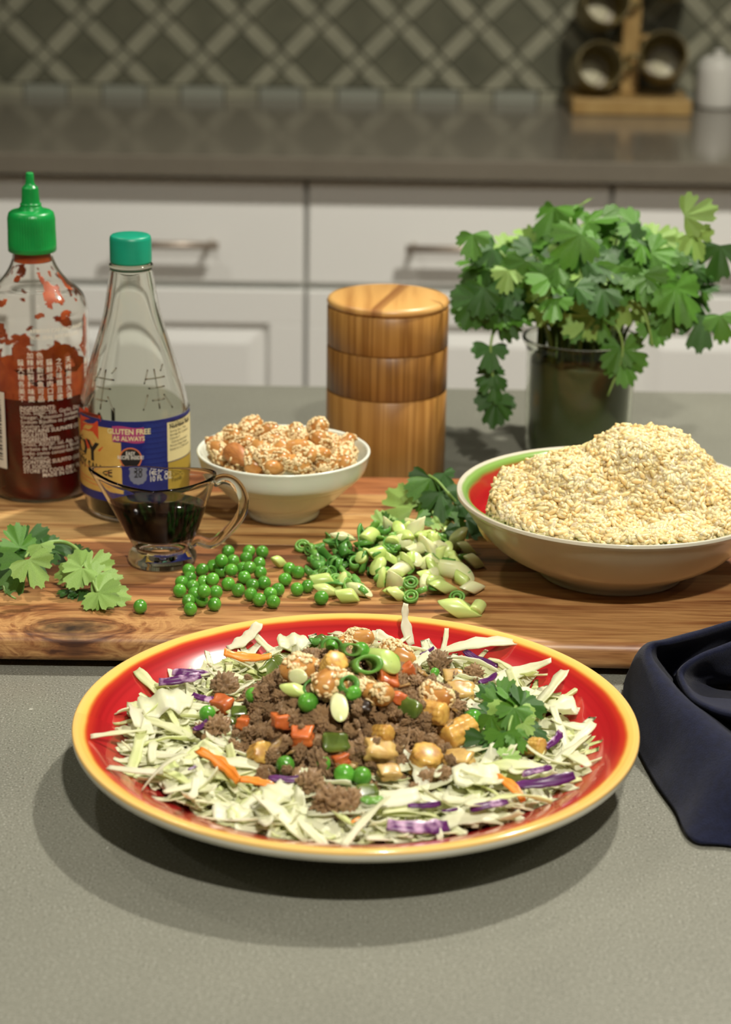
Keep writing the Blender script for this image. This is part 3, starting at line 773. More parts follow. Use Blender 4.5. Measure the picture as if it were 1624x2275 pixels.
liq[-1] = [(x, y, zs) for x, y, z in liq[-1]]; liq[-2] = [(x, y, min(z, zs - 0.001)) for x, y, z in liq[-2]]
part('soy_sauce', loft(liq, cap1=True), M_SOY, gb)
hp = [(118 * k_, 0, zr - 0.003), (138 * k_, 0, zr - 0.0005), (160 * k_, 0, zr - 0.002), (178 * k_, 0, zr - 0.008), (184 * k_, 0, zr - 0.016), (174 * k_, 0, zr - 0.025), (148 * k_, 0, zr - 0.034), (112 * k_, 0, zr - 0.0425), (80 * k_, 0, zn + 0.004), (62 * k_, 0, zn + 0.001)]
part('handle', tube(spline(hp, 6), 0.0042, 14, flat=0.75), M_CRYSTAL, gb)

# ------------------------------------------------------------------ white bowl of nuts
W0 = at(632, 1143, BZ); WR = 194 / FPX * depth(W0 + Vector((0, 0, 0.05)))
W0.x = at(630, 1143, BZ).x
Z = lambda row: zat(W0, row) - BZ
wz = Z(999)
M_PORC = pm('white_porcelain', rgb(232, 236, 220), 0.22, rgb(228, 233, 216), scale=30, coat=0.3)
prof = smooth_prof([(WR * 0.40, 0.0), (WR * 0.415, 0.002), (WR * 0.43, 0.006), (WR * 0.60, 0.0125), (WR * 0.80, 0.024), (WR * 0.93, wz * 0.70), (WR * 0.985, wz - 0.003), (WR * 0.995, wz - 0.0008), (WR * 0.98, wz), (WR * 0.955, wz - 0.001), (WR * 0.935, wz - 0.006), (WR * 0.87, wz * 0.62), (WR * 0.72, 0.021), (WR * 0.45, 0.010), (WR * 0.2, 0.008), (0, 0.008)], 6)
wb = part('nut_bowl', lathe([(0, 0.001), (WR * 0.36, 0.001)] + prof, 96), M_PORC, None, loc=(W0.x, W0.y, BZ + 0.0004))
tag(wb, 'small plain white bowl filled with sesame nuts', 'bowl')

# ------------------------------------------------------------------ bamboo canister
C0 = at(858, 1038, 0.0)
C0 = at(858, 1048, 0.0); C0.y = max(C0.y, yb1 + 0.052); 
CRD = 133.5 / FPX * depth(C0 + Vector((0, 0, 0.06)))
C0.y = max(C0.y, yb1 + CRD + 0.003)
C0.x = aty(858, 900, C0.y).x
Z = lambda row: zat(C0, row)
def bamboo(name, a, b, c, seed):
    m, t, bs = nt(name); L = t.links.new
    tc = N(t, 'ShaderNodeTexCoord'); sep = N(t, 'ShaderNodeSeparateXYZ'); L(tc.outputs['Object'], sep.inputs[0])
    an = N(t, 'ShaderNodeMath', operation='ARCTAN2'); L(sep.outputs[1], an.inputs[0]); L(sep.outputs[0], an.inputs[1])
    cb = N(t, 'ShaderNodeCombineXYZ'); L(an.outputs[0], cb.inputs[0]); mz = N(t, 'ShaderNodeMath', operation='MULTIPLY'); mz.inputs[1].default_value = 0.35; L(sep.outputs[2], mz.inputs[0]); L(mz.outputs[0], cb.inputs[1]); cb.inputs[2].default_value = seed
    w1 = N(t, 'ShaderNodeTexNoise', i_Scale=6.5, i_Detail=1.0); L(cb.outputs[0], w1.inputs['Vector'])
    r = ramp(t, w1.outputs['Fac'], [(0.3, a), (0.42, b), (0.5, a), (0.58, c), (0.68, b)])
    w2 = N(t, 'ShaderNodeTexNoise', i_Scale=60.0, i_Detail=3.0); L(cb.outputs[0], w2.inputs['Vector'])
    r2 = ramp(t, w2.outputs['Fac'], [(0.3, (0.8, 0.76, 0.7, 1)), (0.6, (1, 1, 1, 1))])
    mx = N(t, 'ShaderNodeMixRGB', blend_type='MULTIPLY'); mx.inputs[0].default_value = 0.7; L(r.outputs[0], mx.inputs[1]); L(r2.outputs[0], mx.inputs[2])
    L(mx.outputs[0], bs.inputs['Base Color']); bs.inputs['Roughness'].default_value = 0.38
    return m
def bamboo_top():
    m, t, bs = nt('bamboo_lid_top'); L = t.links.new
    tc = N(t, 'ShaderNodeTexCoord'); mp = N(t, 'ShaderNodeMapping'); mp.inputs['Rotation'].default_value = (0, 0, math.radians(14)); mp.inputs['Scale'].default_value = (60, 3, 1); L(tc.outputs['Object'], mp.inputs[0])
    n1 = N(t, 'ShaderNodeTexNoise', i_Scale=0.9, i_Detail=3.0); L(mp.outputs[0], n1.inputs['Vector'])
    r = ramp(t, n1.outputs['Fac'], [(0.3, rgb(168, 118, 62)), (0.45, rgb(206, 158, 90)), (0.7, rgb(214, 170, 102))])
    sep = N(t, 'ShaderNodeSeparateXYZ'); mp2 = N(t, 'ShaderNodeMapping'); mp2.inputs['Rotation'].default_value = (0, 0, math.radians(14)); L(tc.outputs['Object'], mp2.inputs[0]); L(mp2.outputs[0], sep.inputs[0])
    st = ramp(t, None, [(0.0, (0, 0, 0, 1)), (0.47, (0, 0, 0, 1)), (0.50, (1, 1, 1, 1)), (0.56, (0.6, 0.6, 0.6, 1)), (0.58, (0, 0, 0, 1))])
    mr = N(t, 'ShaderNodeMapRange'); mr.inputs[1].default_value = -0.045; mr.inputs[2].default_value = 0.045; L(sep.outputs[0], mr.inputs[0]); L(mr.outputs[0], st.inputs[0])
    mx = N(t, 'ShaderNodeMixRGB'); L(st.outputs[0], mx.inputs[0]); L(r.outputs[0], mx.inputs[1]); mx.inputs[2].default_value = rgb(140, 92, 48)
    L(mx.outputs[0], bs.inputs['Base Color']); bs.inputs['Roughness'].default_value = 0.35
    return m
bb = [bamboo('bamboo_tier', rgb(160, 114, 54), rgb(176, 130, 66), rgb(134, 90, 38), 1.3), bamboo('bamboo_middle_tier', rgb(138, 95, 42), rgb(158, 114, 56), rgb(118, 78, 32), 5.1), bamboo('bamboo_lower_tier', rgb(166, 120, 58), rgb(180, 134, 70), rgb(148, 103, 47), 9.7)]
cn = empty('bamboo_canister', (C0.x, C0.y, 0.0004), facing(C0)); tag(cn, 'round three-tier bamboo canister with a flat lid', 'canister')
zA, zB, zT = Z(861), Z(764), Z(659)
def tier(name, z0, z1, mat):
    c = 0.0009
    part(name, lathe([(CRD - 0.006, z0), (CRD - c, z0), (CRD, z0 + c), (CRD, z1 - c), (CRD - c, z1), (CRD - 0.006, z1)], 96, capstart=True, capend=True), mat, cn)
tier('lower_tier', 0.0006, zA, bb[2]); tier('middle_tier', zA + 0.0003, zB, bb[1]); tier('upper_tier', zB + 0.0003, zT - 0.0062, bb[0])
part('lid', lathe([(CRD - 0.004, zT - 0.006), (CRD - 0.0006, zT - 0.0055), (CRD + 0.0003, zT - 0.0035), (CRD - 0.0008, zT - 0.001), (CRD - 0.004, zT), (0, zT)], 96), bamboo_top(), cn)

# ------------------------------------------------------------------ rice bowl
R0 = at(1356, 1268, BZ)
RRr = 352 / FPX * depth(R0 + Vector((0, 0, 0.05)))
Z = lambda row: zat(R0, row) - BZ
rz = Z(1096)
def banded(name, stops, coat=0.4, streak=0.5):
    """glaze in rings: colour by radius from the dish's centre, with brushed turning streaks"""
    m, t, b = nt(name); L = t.links.new
    tc = N(t, 'ShaderNodeTexCoord'); sep = N(t, 'ShaderNodeSeparateXYZ'); L(tc.outputs['Object'], sep.inputs[0])
    cb = N(t, 'ShaderNodeCombineXYZ'); L(sep.outputs[0], cb.inputs[0]); L(sep.outputs[1], cb.inputs[1])
    ln = N(t, 'ShaderNodeVectorMath', operation='LENGTH'); L(cb.outputs[0], ln.inputs[0])
    wob = N(t, 'ShaderNodeTexNoise', i_Scale=40.0, i_Detail=2.0); L(tc.outputs['Object'], wob.inputs['Vector'])
    ma = N(t, 'ShaderNodeMath', operation='MULTIPLY_ADD'); L(wob.outputs['Fac'], ma.inputs[0]); ma.inputs[1].default_value = 0.0015; L(ln.outputs['Value'], ma.inputs[2])
    mr = N(t, 'ShaderNodeMapRange'); mr.inputs[2].default_value = stops[-1][0] ; L(ma.outputs[0], mr.inputs[0])
    top = stops[-1][0]
    r = ramp(t, mr.outputs[0], [(min(1, max(0, s[0] / top)), s[1]) for s in stops])
    an = N(t, 'ShaderNodeMath', operation='ARCTAN2'); L(sep.outputs[1], an.inputs[0]); L(sep.outputs[0], an.inputs[1])
    c2 = N(t, 'ShaderNodeCombineXYZ'); m1 = N(t, 'ShaderNodeMath', operation='MULTIPLY'); m1.inputs[1].default_value = 330.0; L(ln.outputs['Value'], m1.inputs[0]); L(m1.outputs[0], c2.inputs[0])
    m2 = N(t, 'ShaderNodeMath', operation='MULTIPLY'); m2.inputs[1].default_value = 0.5; L(an.outputs[0], m2.inputs[0]); L(m2.outputs[0], c2.inputs[1])
    n3 = N(t, 'ShaderNodeTexNoise', i_Scale=1.0, i_Detail=3.0); L(c2.outputs[0], n3.inputs['Vector'])
    r3 = ramp(t, n3.outputs['Fac'], [(0.35, (0.70, 0.66, 0.66, 1)), (0.6, (1, 1, 1, 1))])
    mx = N(t, 'ShaderNodeMixRGB', blend_type='MULTIPLY'); mx.inputs[0].default_value = streak; L(r.outputs[0], mx.inputs[1]); L(r3.outputs[0], mx.inputs[2])
    L(mx.outputs[0], b.inputs['Base Color']); b.inputs['Roughness'].default_value = 0.16
    b.inputs['Coat Weight'].default_value = coat; b.inputs['Coat Roughness'].default_value = 0.04
    return m
RED, RED2 = rgb(182, 36, 40), rgb(166, 28, 32)
M_CREAMGLAZE = pm('cream_glaze_outside', rgb(180, 172, 148), 0.28, rgb(170, 162, 138), scale=25, coat=0.3)
M_RICEIN = banded('red_glaze_green_band', [(0.0, RED), (RRr * 0.88, RED), (RRr * 0.915, rgb(176, 56, 38)), (RRr * 0.928, rgb(120, 150, 66)), (RRr * 0.95, rgb(132, 172, 84)), (RRr * 0.965, rgb(140, 170, 92)), (RRr * 0.98, rgb(214, 208, 186)), (RRr * 1.05, rgb(214, 208, 186))])
po = smooth_prof([(RRr * 0.46, 0.0), (RRr * 0.47, 0.003), (RRr * 0.55, 0.008), (RRr * 0.74, 0.0185), (RRr * 0.88, rz * 0.66), (RRr * 0.955, rz - 0.007), (RRr * 0.985, rz - 0.0035), (RRr, rz - 0.0015)], 6)
pi_ = smooth_prof([(RRr, rz - 0.0015), (RRr * 0.995, rz + 0.0004), (RRr * 0.975, rz), (RRr * 0.925, rz - 0.0022), (RRr * 0.885, rz * 0.80), (RRr * 0.835, rz * 0.60), (RRr * 0.70, 0.0175), (RRr * 0.45, 0.009), (0, 0.0075)], 6)
RICE_IN = prof_radius(list(reversed(pi_)))
g = lathe([(0, 0.002), (RRr * 0.42, 0.002), (RRr * 0.44, 0.0)] + po, 128); g.m = [0] * len(g.f)
n0 = len(g.f); lathe(pi_, 128, g); g.m = [0] * n0 + [1] * (len(g.f) - n0)
rb = part('rice_bowl', g, [M_CREAMGLAZE, M_RICEIN], None, loc=(R0.x, R0.y, BZ + 0.0004))
tag(rb, 'wide cream bowl, red inside with a green rim', 'bowl')

# ------------------------------------------------------------------ dinner plate
PR = 0.140; PZ = 0.0345
D0 = at(791, 1594, PZ)
D0 = Vector((D0.x, D0.y, 0))
PR = 626.5 / FPX * depth(Vector((D0.x, D0.y, PZ)))
PS = PR / 0.14
YEL = rgb(244, 196, 98)
M_PLATEIN = banded('red_glaze_yellow_band', [(0.0, RED), (PR * 0.60, RED), (PR * 0.86, RED), (PR * 0.92, RED2), (PR * 0.950, rgb(190, 52, 34)), (PR * 0.957, rgb(206, 110, 44)), (PR * 0.966, YEL), (PR * 0.99, rgb(244, 200, 112)), (PR * 1.05, rgb(236, 210, 150))], 0.5, 0.6)
inner = smooth_prof([(0, 0.0075), (0.05 * PS, 0.0076), (0.074 * PS, 0.0085), (0.092 * PS, 0.0130), (0.108 * PS, 0.0210), (0.124 * PS, 0.0295), (0.134 * PS, 0.0334), (0.1385 * PS, PZ), (0.1398 * PS, PZ - 0.0006), (0.140 * PS, PZ - 0.0018)], 6)
under = smooth_prof([(0.140 * PS, PZ - 0.0018), (0.1396 * PS, PZ - 0.0042), (0.137 * PS, PZ - 0.0068), (0.127 * PS, 0.0243), (0.112 * PS, 0.0170), (0.094 * PS, 0.0075), (0.084 * PS, 0.0035), (0.082 * PS, 0.0), (0.078 * PS, 0.0), (0.076 * PS, 0.003), (0, 0.0035)], 6)
g = lathe(inner, 160); n0 = len(g.f); lathe(under, 160, g); g.m = [0] * n0 + [1] * (len(g.f) - n0)
M_PLATEOUT = pm('white_glaze_underside', rgb(205, 203, 188), 0.25, rgb(196, 194, 178), scale=30, coat=0.3)
plate = part('dinner_plate', g, [M_PLATEIN, M_PLATEOUT], None, loc=(D0.x, D0.y, 0.0003))
tag(plate, 'large round red dinner plate with a yellow rim', 'plate')
PLATE_Z = lambda r: float(np.interp(r, [p[0] for p in inner], [p[1] for p in inner]))

# ------------------------------------------------------------------ food materials
random.seed(21)
M_PEA = pm('pea_skin', rgb(98, 164, 56), 0.26, rgb(72, 140, 42), scale=160, rand=0.18, sss=0.15, bump=0.15, bscale=500)
M_NUT = pm('glazed_nut', rgb(204, 150, 82), 0.3, rgb(178, 120, 58), scale=120, rand=0.12, sss=0.1)
M_ALMOND = pm('almond_skin', rgb(188, 124, 62), 0.45, rgb(160, 98, 46), scale=180, stretch=(1, 6, 6), rand=0.1)
M_SESAME = pm('sesame_seed', rgb(232, 210, 162), 0.4, rgb(218, 190, 136), scale=300)
M_GREEN = pm('green_onion', rgb(128, 178, 82), 0.32, rgb(92, 150, 58), scale=90, stretch=(1, 1, 0.3), rand=0.16, sss=0.12, translucent=0.12)
M_DKGREEN = pm('dark_green_onion', rgb(104, 162, 74), 0.32, rgb(74, 134, 50), scale=90, rand=0.15, sss=0.1, translucent=0.1)
M_PALE = pm('pale_green_onion', rgb(206, 222, 138), 0.32, rgb(178, 204, 106), scale=70, stretch=(1, 1, 0.3), rand=0.08, sss=0.2)
M_ONWHITE = pm('white_onion', rgb(228, 228, 184), 0.3, rgb(206, 214, 150), scale=60, stretch=(1, 1, 0.3), rand=0.05, sss=0.25)
M_LEAF = pm('cilantro_leaf', rgb(100, 150, 54), 0.40, rgb(70, 122, 38), scale=70, rand=0.22, bump=0.25, bscale=260, translucent=0.28)
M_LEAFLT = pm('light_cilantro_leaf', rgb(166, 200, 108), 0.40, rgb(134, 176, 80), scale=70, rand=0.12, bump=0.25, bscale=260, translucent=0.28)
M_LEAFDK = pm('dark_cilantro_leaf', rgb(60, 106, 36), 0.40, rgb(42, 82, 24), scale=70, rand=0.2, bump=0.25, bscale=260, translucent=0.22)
M_STEM = pm('cilantro_stem', rgb(140, 170, 92), 0.45, rgb(116, 150, 70), scale=60)
M_CAB1 = pm('white_cabbage', rgb(246, 245, 222), 0.42, rgb(238, 240, 202), scale=45, rand=0.03, sss=0.0, bump=0.15, bscale=350, translucent=0.4)
M_CAB2 = pm('yellow_green_cabbage', rgb(244, 244, 206), 0.42, rgb(226, 234, 168), scale=45, rand=0.04, sss=0.0, bump=0.15, bscale=350, translucent=0.4)
M_PURPLE = pm('purple_cabbage', rgb(84, 24, 88), 0.35, rgb(196, 160, 190), scale=120, thresh=(0.5, 0.62), rand=0.1)
M_PURPLEDK = pm('dark_purple_cabbage', rgb(64, 16, 70), 0.32, rgb(94, 34, 100), scale=120)
M_CARROT = pm('carrot', rgb(238, 148, 52), 0.35, rgb(224, 122, 36), scale=90, rand=0.06, sss=0.2)
M_CARROTC = pm('cooked_carrot', rgb(206, 112, 52), 0.35, rgb(172, 84, 40), scale=120, rand=0.1, sss=0.2)
M_CORN = pm('baby_corn', rgb(216, 176, 88), 0.35, rgb(176, 126, 56), scale=180, rand=0.08, sss=0.2, coat=0.08)
M_CHESTNUT = pm('water_chestnut', rgb(206, 174, 104), 0.35, rgb(172, 132, 70), scale=140, rand=0.08, sss=0.25, coat=0.05)
M_PEPPER = pm('cooked_green_pepper', rgb(104, 122, 46), 0.25, rgb(70, 88, 32), scale=90, rand=0.12, sss=0.2, coat=0.4)
M_ONION = pm('cooked_onion', rgb(176, 146, 92), 0.28, rgb(146, 112, 64), scale=90, rand=0.1, sss=0.3, coat=0.3)
M_MUSH = pm('dark_mushroom', rgb(38, 28, 20), 0.3, rgb(58, 44, 32), scale=150)
M_BEEF = pm('browned_ground_beef', rgb(194, 158, 114), 0.36, rgb(140, 106, 70), scale=200, rand=0.14, bump=0.6, bscale=700, coat=0.25)
M_RICE = pm('cooked_rice', rgb(240, 214, 160), 0.38, rgb(225, 192, 131), scale=60, sss=0.5)

# ------------------------------------------------------------------ mesh kit for the food
def pea_mesh(seed):
    v, f = icoball(3); g = G(); o = Vector((seed * 5.3, seed, 0))
    g.v = [tuple(p * (0.0041 * (1 + 0.035 * noise.noise(p * 1.6 + o) + (-0.05 if (p - Vector((0.2, 0.1, 0.97))).length < 0.25 else 0)))) for p in v]
    g.f = f; g.m = [0] * len(f); return mesh('pea', g, [M_PEA])
PEAS = [pea_mesh(i) for i in range(4)]
def pea(p, label, group, s=1.0):
    o = link('pea', random.choice(PEAS)); o.matrix_local = Matrix.Translation(p) @ rot_any() @ Matrix.Diagonal((s, s * rnd(0.94, 1), s * rnd(0.94, 1), 1))
    return tag(o, label, 'pea', group)

def cashew_mesh(seed, L=0.017, curve=1.0, r=0.0048):
    g = G(); n = 14; seg = 12; pts = []
    for i in range(n):
        t = i / (n - 1); a = (t - 0.5) * 2.3 * curve
        R = L / 2.3 / max(0.25, curve)
        pts.append(Vector((R * math.sin(a), R * (1 - math.cos(a)) - R * 0.25, 0.0006 * math.sin(t * 5 + seed))))
    rr = [r * (max(0.0, 1 - abs(2 * (i / (n - 1)) - 1) ** 3.2)) ** 0.5 * (1.08 - 0.25 * (i / (n - 1))) + 0.0002 for i in range(n)]
    tube(pts, rr, seg, g, flat=0.86)
    o = Vector((seed, seed * 2, 0))
    g.v = [tuple(Vector(p) * (1 + 0.09 * noise.noise(Vector(p) * 260 + o))) for p in g.v]
    return g
def almond_mesh(seed):
    v, f = icoball(3); g = G()
    g.v = [(p.x * 0.0095, p.y * 0.0056 * (1 - 0.32 * p.x), p.z * 0.0036) for p in v]; g.f = f; g.m = [0] * len(f); return g
def seeds_on(g, n, cover, seed):
    """sesame seeds stuck all over a nut"""
    rng = random.Random(seed); s = G(); fs = g.f; o = Vector((seed * 3, 0, 0))
    V = [Vector(p) for p in g.v]; ar = []
    for q in fs: ar.append((V[q[1]] - V[q[0]]).cross(V[q[2]] - V[q[0]]).length + 1e-9)
    k = 0; tries = 0
    while k < n and tries < n * 6:
        tries += 1
        q = fs[rng.choices(range(len(fs)), ar)[0]]
        w = [rng.random() for _ in q]; t = sum(w); p = sum((V[i] * (x / t) for i, x in zip(q, w)), Vector())
        nn = (V[q[1]] - V[q[0]]).cross(V[q[2]] - V[q[0]])
        if nn.length < 1e-12: continue
        if noise.noise(p * 190 + o) < cover: continue
        d = Vector((rng.uniform(-1, 1), rng.uniform(-1, 1), rng.uniform(-1, 1)))
        M = frame(p + nn.normalized() * 0.0003, nn + d * nn.length * 0.35, d)
        ball(0.00085, 0.00145, 0.0006, 6, 4, s, 0, M); k += 1
    return s
NUTS = []
for i in range(6):
    if i == 5: g = almond_mesh(i); s = seeds_on(g, 14, 0.2, i); NUTS.append((mesh('almond', g, [M_ALMOND]), mesh('sesame', s, [M_SESAME])))
    else:
        g = cashew_mesh(i, (0.018, 0.016, 0.017, 0.0165, 0.019)[i], (0.75, 0.9, 1.15, 0.6, 1.3)[i], (0.0056, 0.006, 0.005, 0.0062, 0.0046)[i])
        s = seeds_on(g, 190, (-0.15, -0.25, -0.08, -0.35, 0.06)[i], i); NUTS.append((mesh('cashew', g, [M_NUT]), mesh('sesame', s, [M_SESAME])))
def nut(M, kind, label, group):
    o = link('almond' if kind == 5 else 'cashew', NUTS[kind][0], M=M); tag(o, label, 'nut', group)
    c = link('sesame_coating', NUTS[kind][1], o); c['kind'] = 'stuff'; return o

def ring_mesh(r, h, th, mats, bias=0.0, arc=6.283, layers=1):
    """a slice of scallion: hollow tube, sheared ends when cut on the bias"""
    g = G()
    for ly in range(layers):
        ro = r - ly * (th + 0.0006); ri = ro - th
        if ri <= 0: ri = 0.0002
        n = 22; full = arc > 6.2
        cnt = n if full else n + 1
        o = len(g.v)
        for i in range(cnt):
            a = arc * i / n
            for (rr, z) in ((ro, -h / 2), (ro, h / 2), (ri, h / 2), (ri, -h / 2)):
                g.v.append((rr * math.cos(a), rr * 0.9 * math.sin(a), z + bias * rr * math.cos(a)))
        for i in range(n):
            j = (i + 1) % cnt
            for k in range(4):
                l = (k + 1) % 4; g.f.append((o + i * 4 + k, o + j * 4 + k, o + j * 4 + l, o + i * 4 + l)); g.m.append(0)
        if not full:
            g.f.append((o, o + 1, o + 2, o + 3)); e = o + n * 4; g.f.append((e + 3, e + 2, e + 1, e)); g.m += [0, 0]
    return g
def solid_mesh(r, h, bias, seed):
    """solid bias-cut length of scallion"""
    g = lathe([(0.0001, -h / 2), (r * 0.92, -h / 2), (r, -h / 2 + 0.0006), (r * 1.03, 0), (r, h / 2 - 0.0006), (r * 0.9, h / 2), (0.0001, h / 2)], 20)
    off = Vector((seed, 0, 0))
    g.v = [(x * (1 + 0.08 * noise.noise(Vector((x, y, z)) * 150 + off)), y * 0.86, z + bias * x) for x, y, z in g.v]; return g
def sliver_mesh(L, w, th, seed, curl=0.0):
    """strip with thickness, tapered ends, bent along its length"""
    rng = random.Random(seed); g = G(); n = 12
    bend = curl; ph = rng.uniform(0, 6); x = y = 0.0; ang = -bend / 2; tw = rng.uniform(-0.8, 0.8)
    ctr = []
    for i in range(n + 1):
        ctr.append((x, y, ang)); x += L / n * math.cos(ang); y += L / n * math.sin(ang); ang += bend / n
    mx = sum(c[0] for c in ctr) / len(ctr); my = sum(c[1] for c in ctr) / len(ctr)
    for i, (cx, cy, a) in enumerate(ctr):
        t = i / n; ww = w / 2 * (0.25 + 0.75 * math.sin(math.pi * min(1, max(0, t * 0.9 + 0.06))) ** 0.6) * (1 + 0.25 * math.sin(t * 9 + ph))
        q = tw * (t - 0.5)
        for sgn, up in ((-1, -1), (1, -1), (1, 1), (-1, 1)):
            wx = sgn * ww * math.cos(q); wz = sgn * ww * math.sin(q)
            nx, ny = -math.sin(a), math.cos(a)
            g.v.append((cx - mx + nx * up * th / 2, wx, cy - my + ny * up * th / 2 + wz))
    for i in range(n):
        for k in range(4):
            l = (k + 1) % 4; g.f.append((i * 4 + k, i * 4 + l, (i + 1) * 4 + l, (i + 1) * 4 + k)); g.m.append(0)
    g.f += [(3, 2, 1, 0), (n * 4, n * 4 + 1, n * 4 + 2, n * 4 + 3)]; g.m += [0, 0]
    return g
SC = {
 'green_ring': [mesh('scallion_ring', ring_mesh(r, h, 0.0010, None, b, layers=l), [M_GREEN]) for r, h, b, l in ((0.0040, 0.0035, 0.2, 2), (0.0046, 0.003, 0.5, 1), (0.0036, 0.005, 0.9, 1), (0.0042, 0.003, 0.0, 2))],
 'dark_ring': [mesh('scallion_ring', ring_mesh(r, h, 0.0009, None, b, arc=a), [M_DKGREEN]) for r, h, b, a in ((0.0044, 0.004, 0.4, 6.283), (0.0038, 0.005, 0.2, 6.283), (0.0048, 0.004, 0.6, 4.2), (0.0052, 0.005, 0.3, 3.4))],
 'sliver': [mesh('scallion_sliver', sliver_mesh(L, w, 0.0011, i, c), [m]) for i, (L, w, c, m) in enumerate(((0.014, 0.004, 0.5, M_GREEN), (0.017, 0.0045, 0.9, M_DKGREEN), (0.012, 0.0055, 0.3, M_GREEN), (0.016, 0.005, 1.6, M_DKGREEN)))],
 'pale': [mesh('scallion_slice', solid_mesh(r, h, b, i), [M_PALE]) for i, (r, h, b) in enumerate(((0.0040, 0.006, 0.7), (0.0044, 0.008, 1.0), (0.0038, 0.009, 0.5), (0.0046, 0.005, 0.9)))],
 'white': [mesh('scallion_slice', solid_mesh(r, h, b, i + 9), [M_ONWHITE]) for i, (r, h, b) in enumerate(((0.0046, 0.006, 0.6), (0.005, 0.012, 1.2), (0.0046, 0.018, 0.9), (0.0042, 0.009, 0.4)))],
}
SCNAME = {'green_ring': 'scallion_ring', 'dark_ring': 'scallion_ring', 'sliver': 'scallion_sliver', 'pale': 'scallion_slice', 'white': 'scallion_slice'}
def scallion(kind, p, label, group, i=None, M=None, s=1.0):
    me = SC[kind][i] if i is not None else random.choice(SC[kind])
    M = M if M is not None else rot_any()
    o = link(SCNAME[kind], me, M=Matrix.Translation(p) @ M.to_4x4() @ Matrix.Scale(s, 4)); return tag(o, label, 'scallion', group)

def leaf_mesh(seed, mats):
    """flat lobed cilantro leaflet: base at the origin, tip along +Y, unit size"""
    rng = random.Random(seed); g = G(); na, nr = 150, 4
    half = math.radians(rng.uniform(98, 116)); cut = half / 3 * rng.uniform(0.95, 1.12); depth_ = [rng.uniform(0.48, 0.72) for _ in range(2)]
    ln = [rng.uniform(0.80, 0.92), 1.0, rng.uniform(0.80, 0.92)]; tn = rng.choice((3, 4)); ph = rng.uniform(0, 6); cup = rng.uniform(-0.45, 0.45); wv = rng.uniform(0.05, 0.12)
    fold = rng.uniform(-0.35, 0.15)
    g.v.append((0, 0, 0))
    for i in range(na + 1):
        a = -half + 2 * half * i / na
        k = 0 if a < -cut else 2 if a > cut else 1
        lo, hi = ((-half, -cut), (-cut, cut), (cut, half))[k]; t = (a - lo) / (hi - lo)
        sub_ = 0.72 * abs(math.sin(math.pi * t * tn)) ** 0.8 + 0.28 * (1 - abs(2 * ((t * tn * 3 + 0.5) % 1) - 1))
        R = ln[k] * (0.74 + 0.26 * abs(math.sin(math.pi * t)) ** 0.5) * (0.76 + 0.24 * sub_)
        for c_, dd in ((-cut, depth_[0]), (cut, depth_[1])):
            R *= 1 - (1 - dd) * math.exp(-((a - c_) / math.radians(5.0)) ** 2)
        if k != 1: R *= 1 - 0.35 * max(0, (abs(a) / half - 0.75) * 4) ** 2
        for r in range(1, nr + 1):
            q = R * r / nr; x, y = 0.86 * q * math.sin(a), q * math.cos(a)
            z = cup * q * q * 0.5 + wv * q * math.sin(a * 3.3 + ph) + fold * abs(x) * 0.6 + 0.02 * math.cos(a * 9) * q
            g.v.append((x, y, z))
    for i in range(na):
        b, c = 1 + i * nr, 1 + (i + 1) * nr
        g.f.append((0, c, b)); g.m.append(0)
        for r in range(nr - 1): g.f.append((b + r, c + r, c + r + 1, b + r + 1)); g.m.append(0)
    return mesh('leaf', g, mats)
LEAVES = {k: [leaf_mesh(s + j * 10, [m]) for s in range(4)] for j, (k, m) in enumerate((('mid', M_LEAF), ('light', M_LEAFLT), ('dark', M_LEAFDK)))}
def leaf(parent, p, nrm, tip, size, tone='mid', i=None):
    me = LEAVES[tone][i] if i is not None else random.choice(LEAVES[tone])
    M = frame(p, nrm, tip) @ Matrix.Diagonal((size, size, size, 1))
    return link('leaf', me, parent, M=M)

# ------------------------------------------------------------------ nuts in the white bowl
WC = Vector((W0.x, W0.y)); wrim = BZ + wz
def nut_h(x, y):
    r = (Vector((x, y)) - WC).length / WR
    return -1 if r > 0.93 else wrim - 0.006 + 0.0185 * (1 - r * r) + 0.003 * noise.noise(Vector((x * 90, y * 90, 0)))
pix = [(940, 185, 3), (845, 205, 1), (805, 240, 4), (752, 305, 2), (905, 250, 1), (1022, 245, 3), (850, 312, 5), (915, 348, 3), (1150, 275, 0), (1085, 330, 1), (1190, 335, 2), (1145, 362, 0), (1290, 328, 0), (1265, 245, 1), (1350, 250, 3),
       (1430, 305, 1), (1455, 225, 0), (1180, 212, 2), (1110, 215, 4), (1240, 190, 0), (1340, 188, 5), (1465, 190, 3), (1040, 372, 4), (1320, 362, 2), (965, 300, 0), (760, 245, 5), (1400, 262, 4), (995, 200, 1), (1090, 262, 0), (1010, 315, 2), (1235, 292, 4), (1375, 330, 3)]
def nut_where(p):
    d = Vector((p.x, p.y)) - WC
    return 'at the white bowl front rim' if d.y < -0.25 * WR else 'at the white bowl back rim' if d.y > 0.45 * WR else 'in the white bowl on the canister side' if d.x > 0.3 * WR else 'in the white bowl on the soy bottle side' if d.x < -0.3 * WR else 'in the middle of the white bowl'
for px, py, k in pix:
    p = march(160 + px / 2.32, 880 + py / 2.32, nut_h)
    M = Matrix.Translation(p + Vector((0, 0, 0.001))) @ Euler((rnd(-0.7, 0.7), rnd(-0.7, 0.7), rnd(0, 6.28))).to_matrix().to_4x4()
    nut(M @ Matrix.Scale(1.18, 4), k, 'plain brown almond ' + nut_where(p) if k == 5 else 'sesame coated cashew ' + nut_where(p), 'nuts in the white bowl')
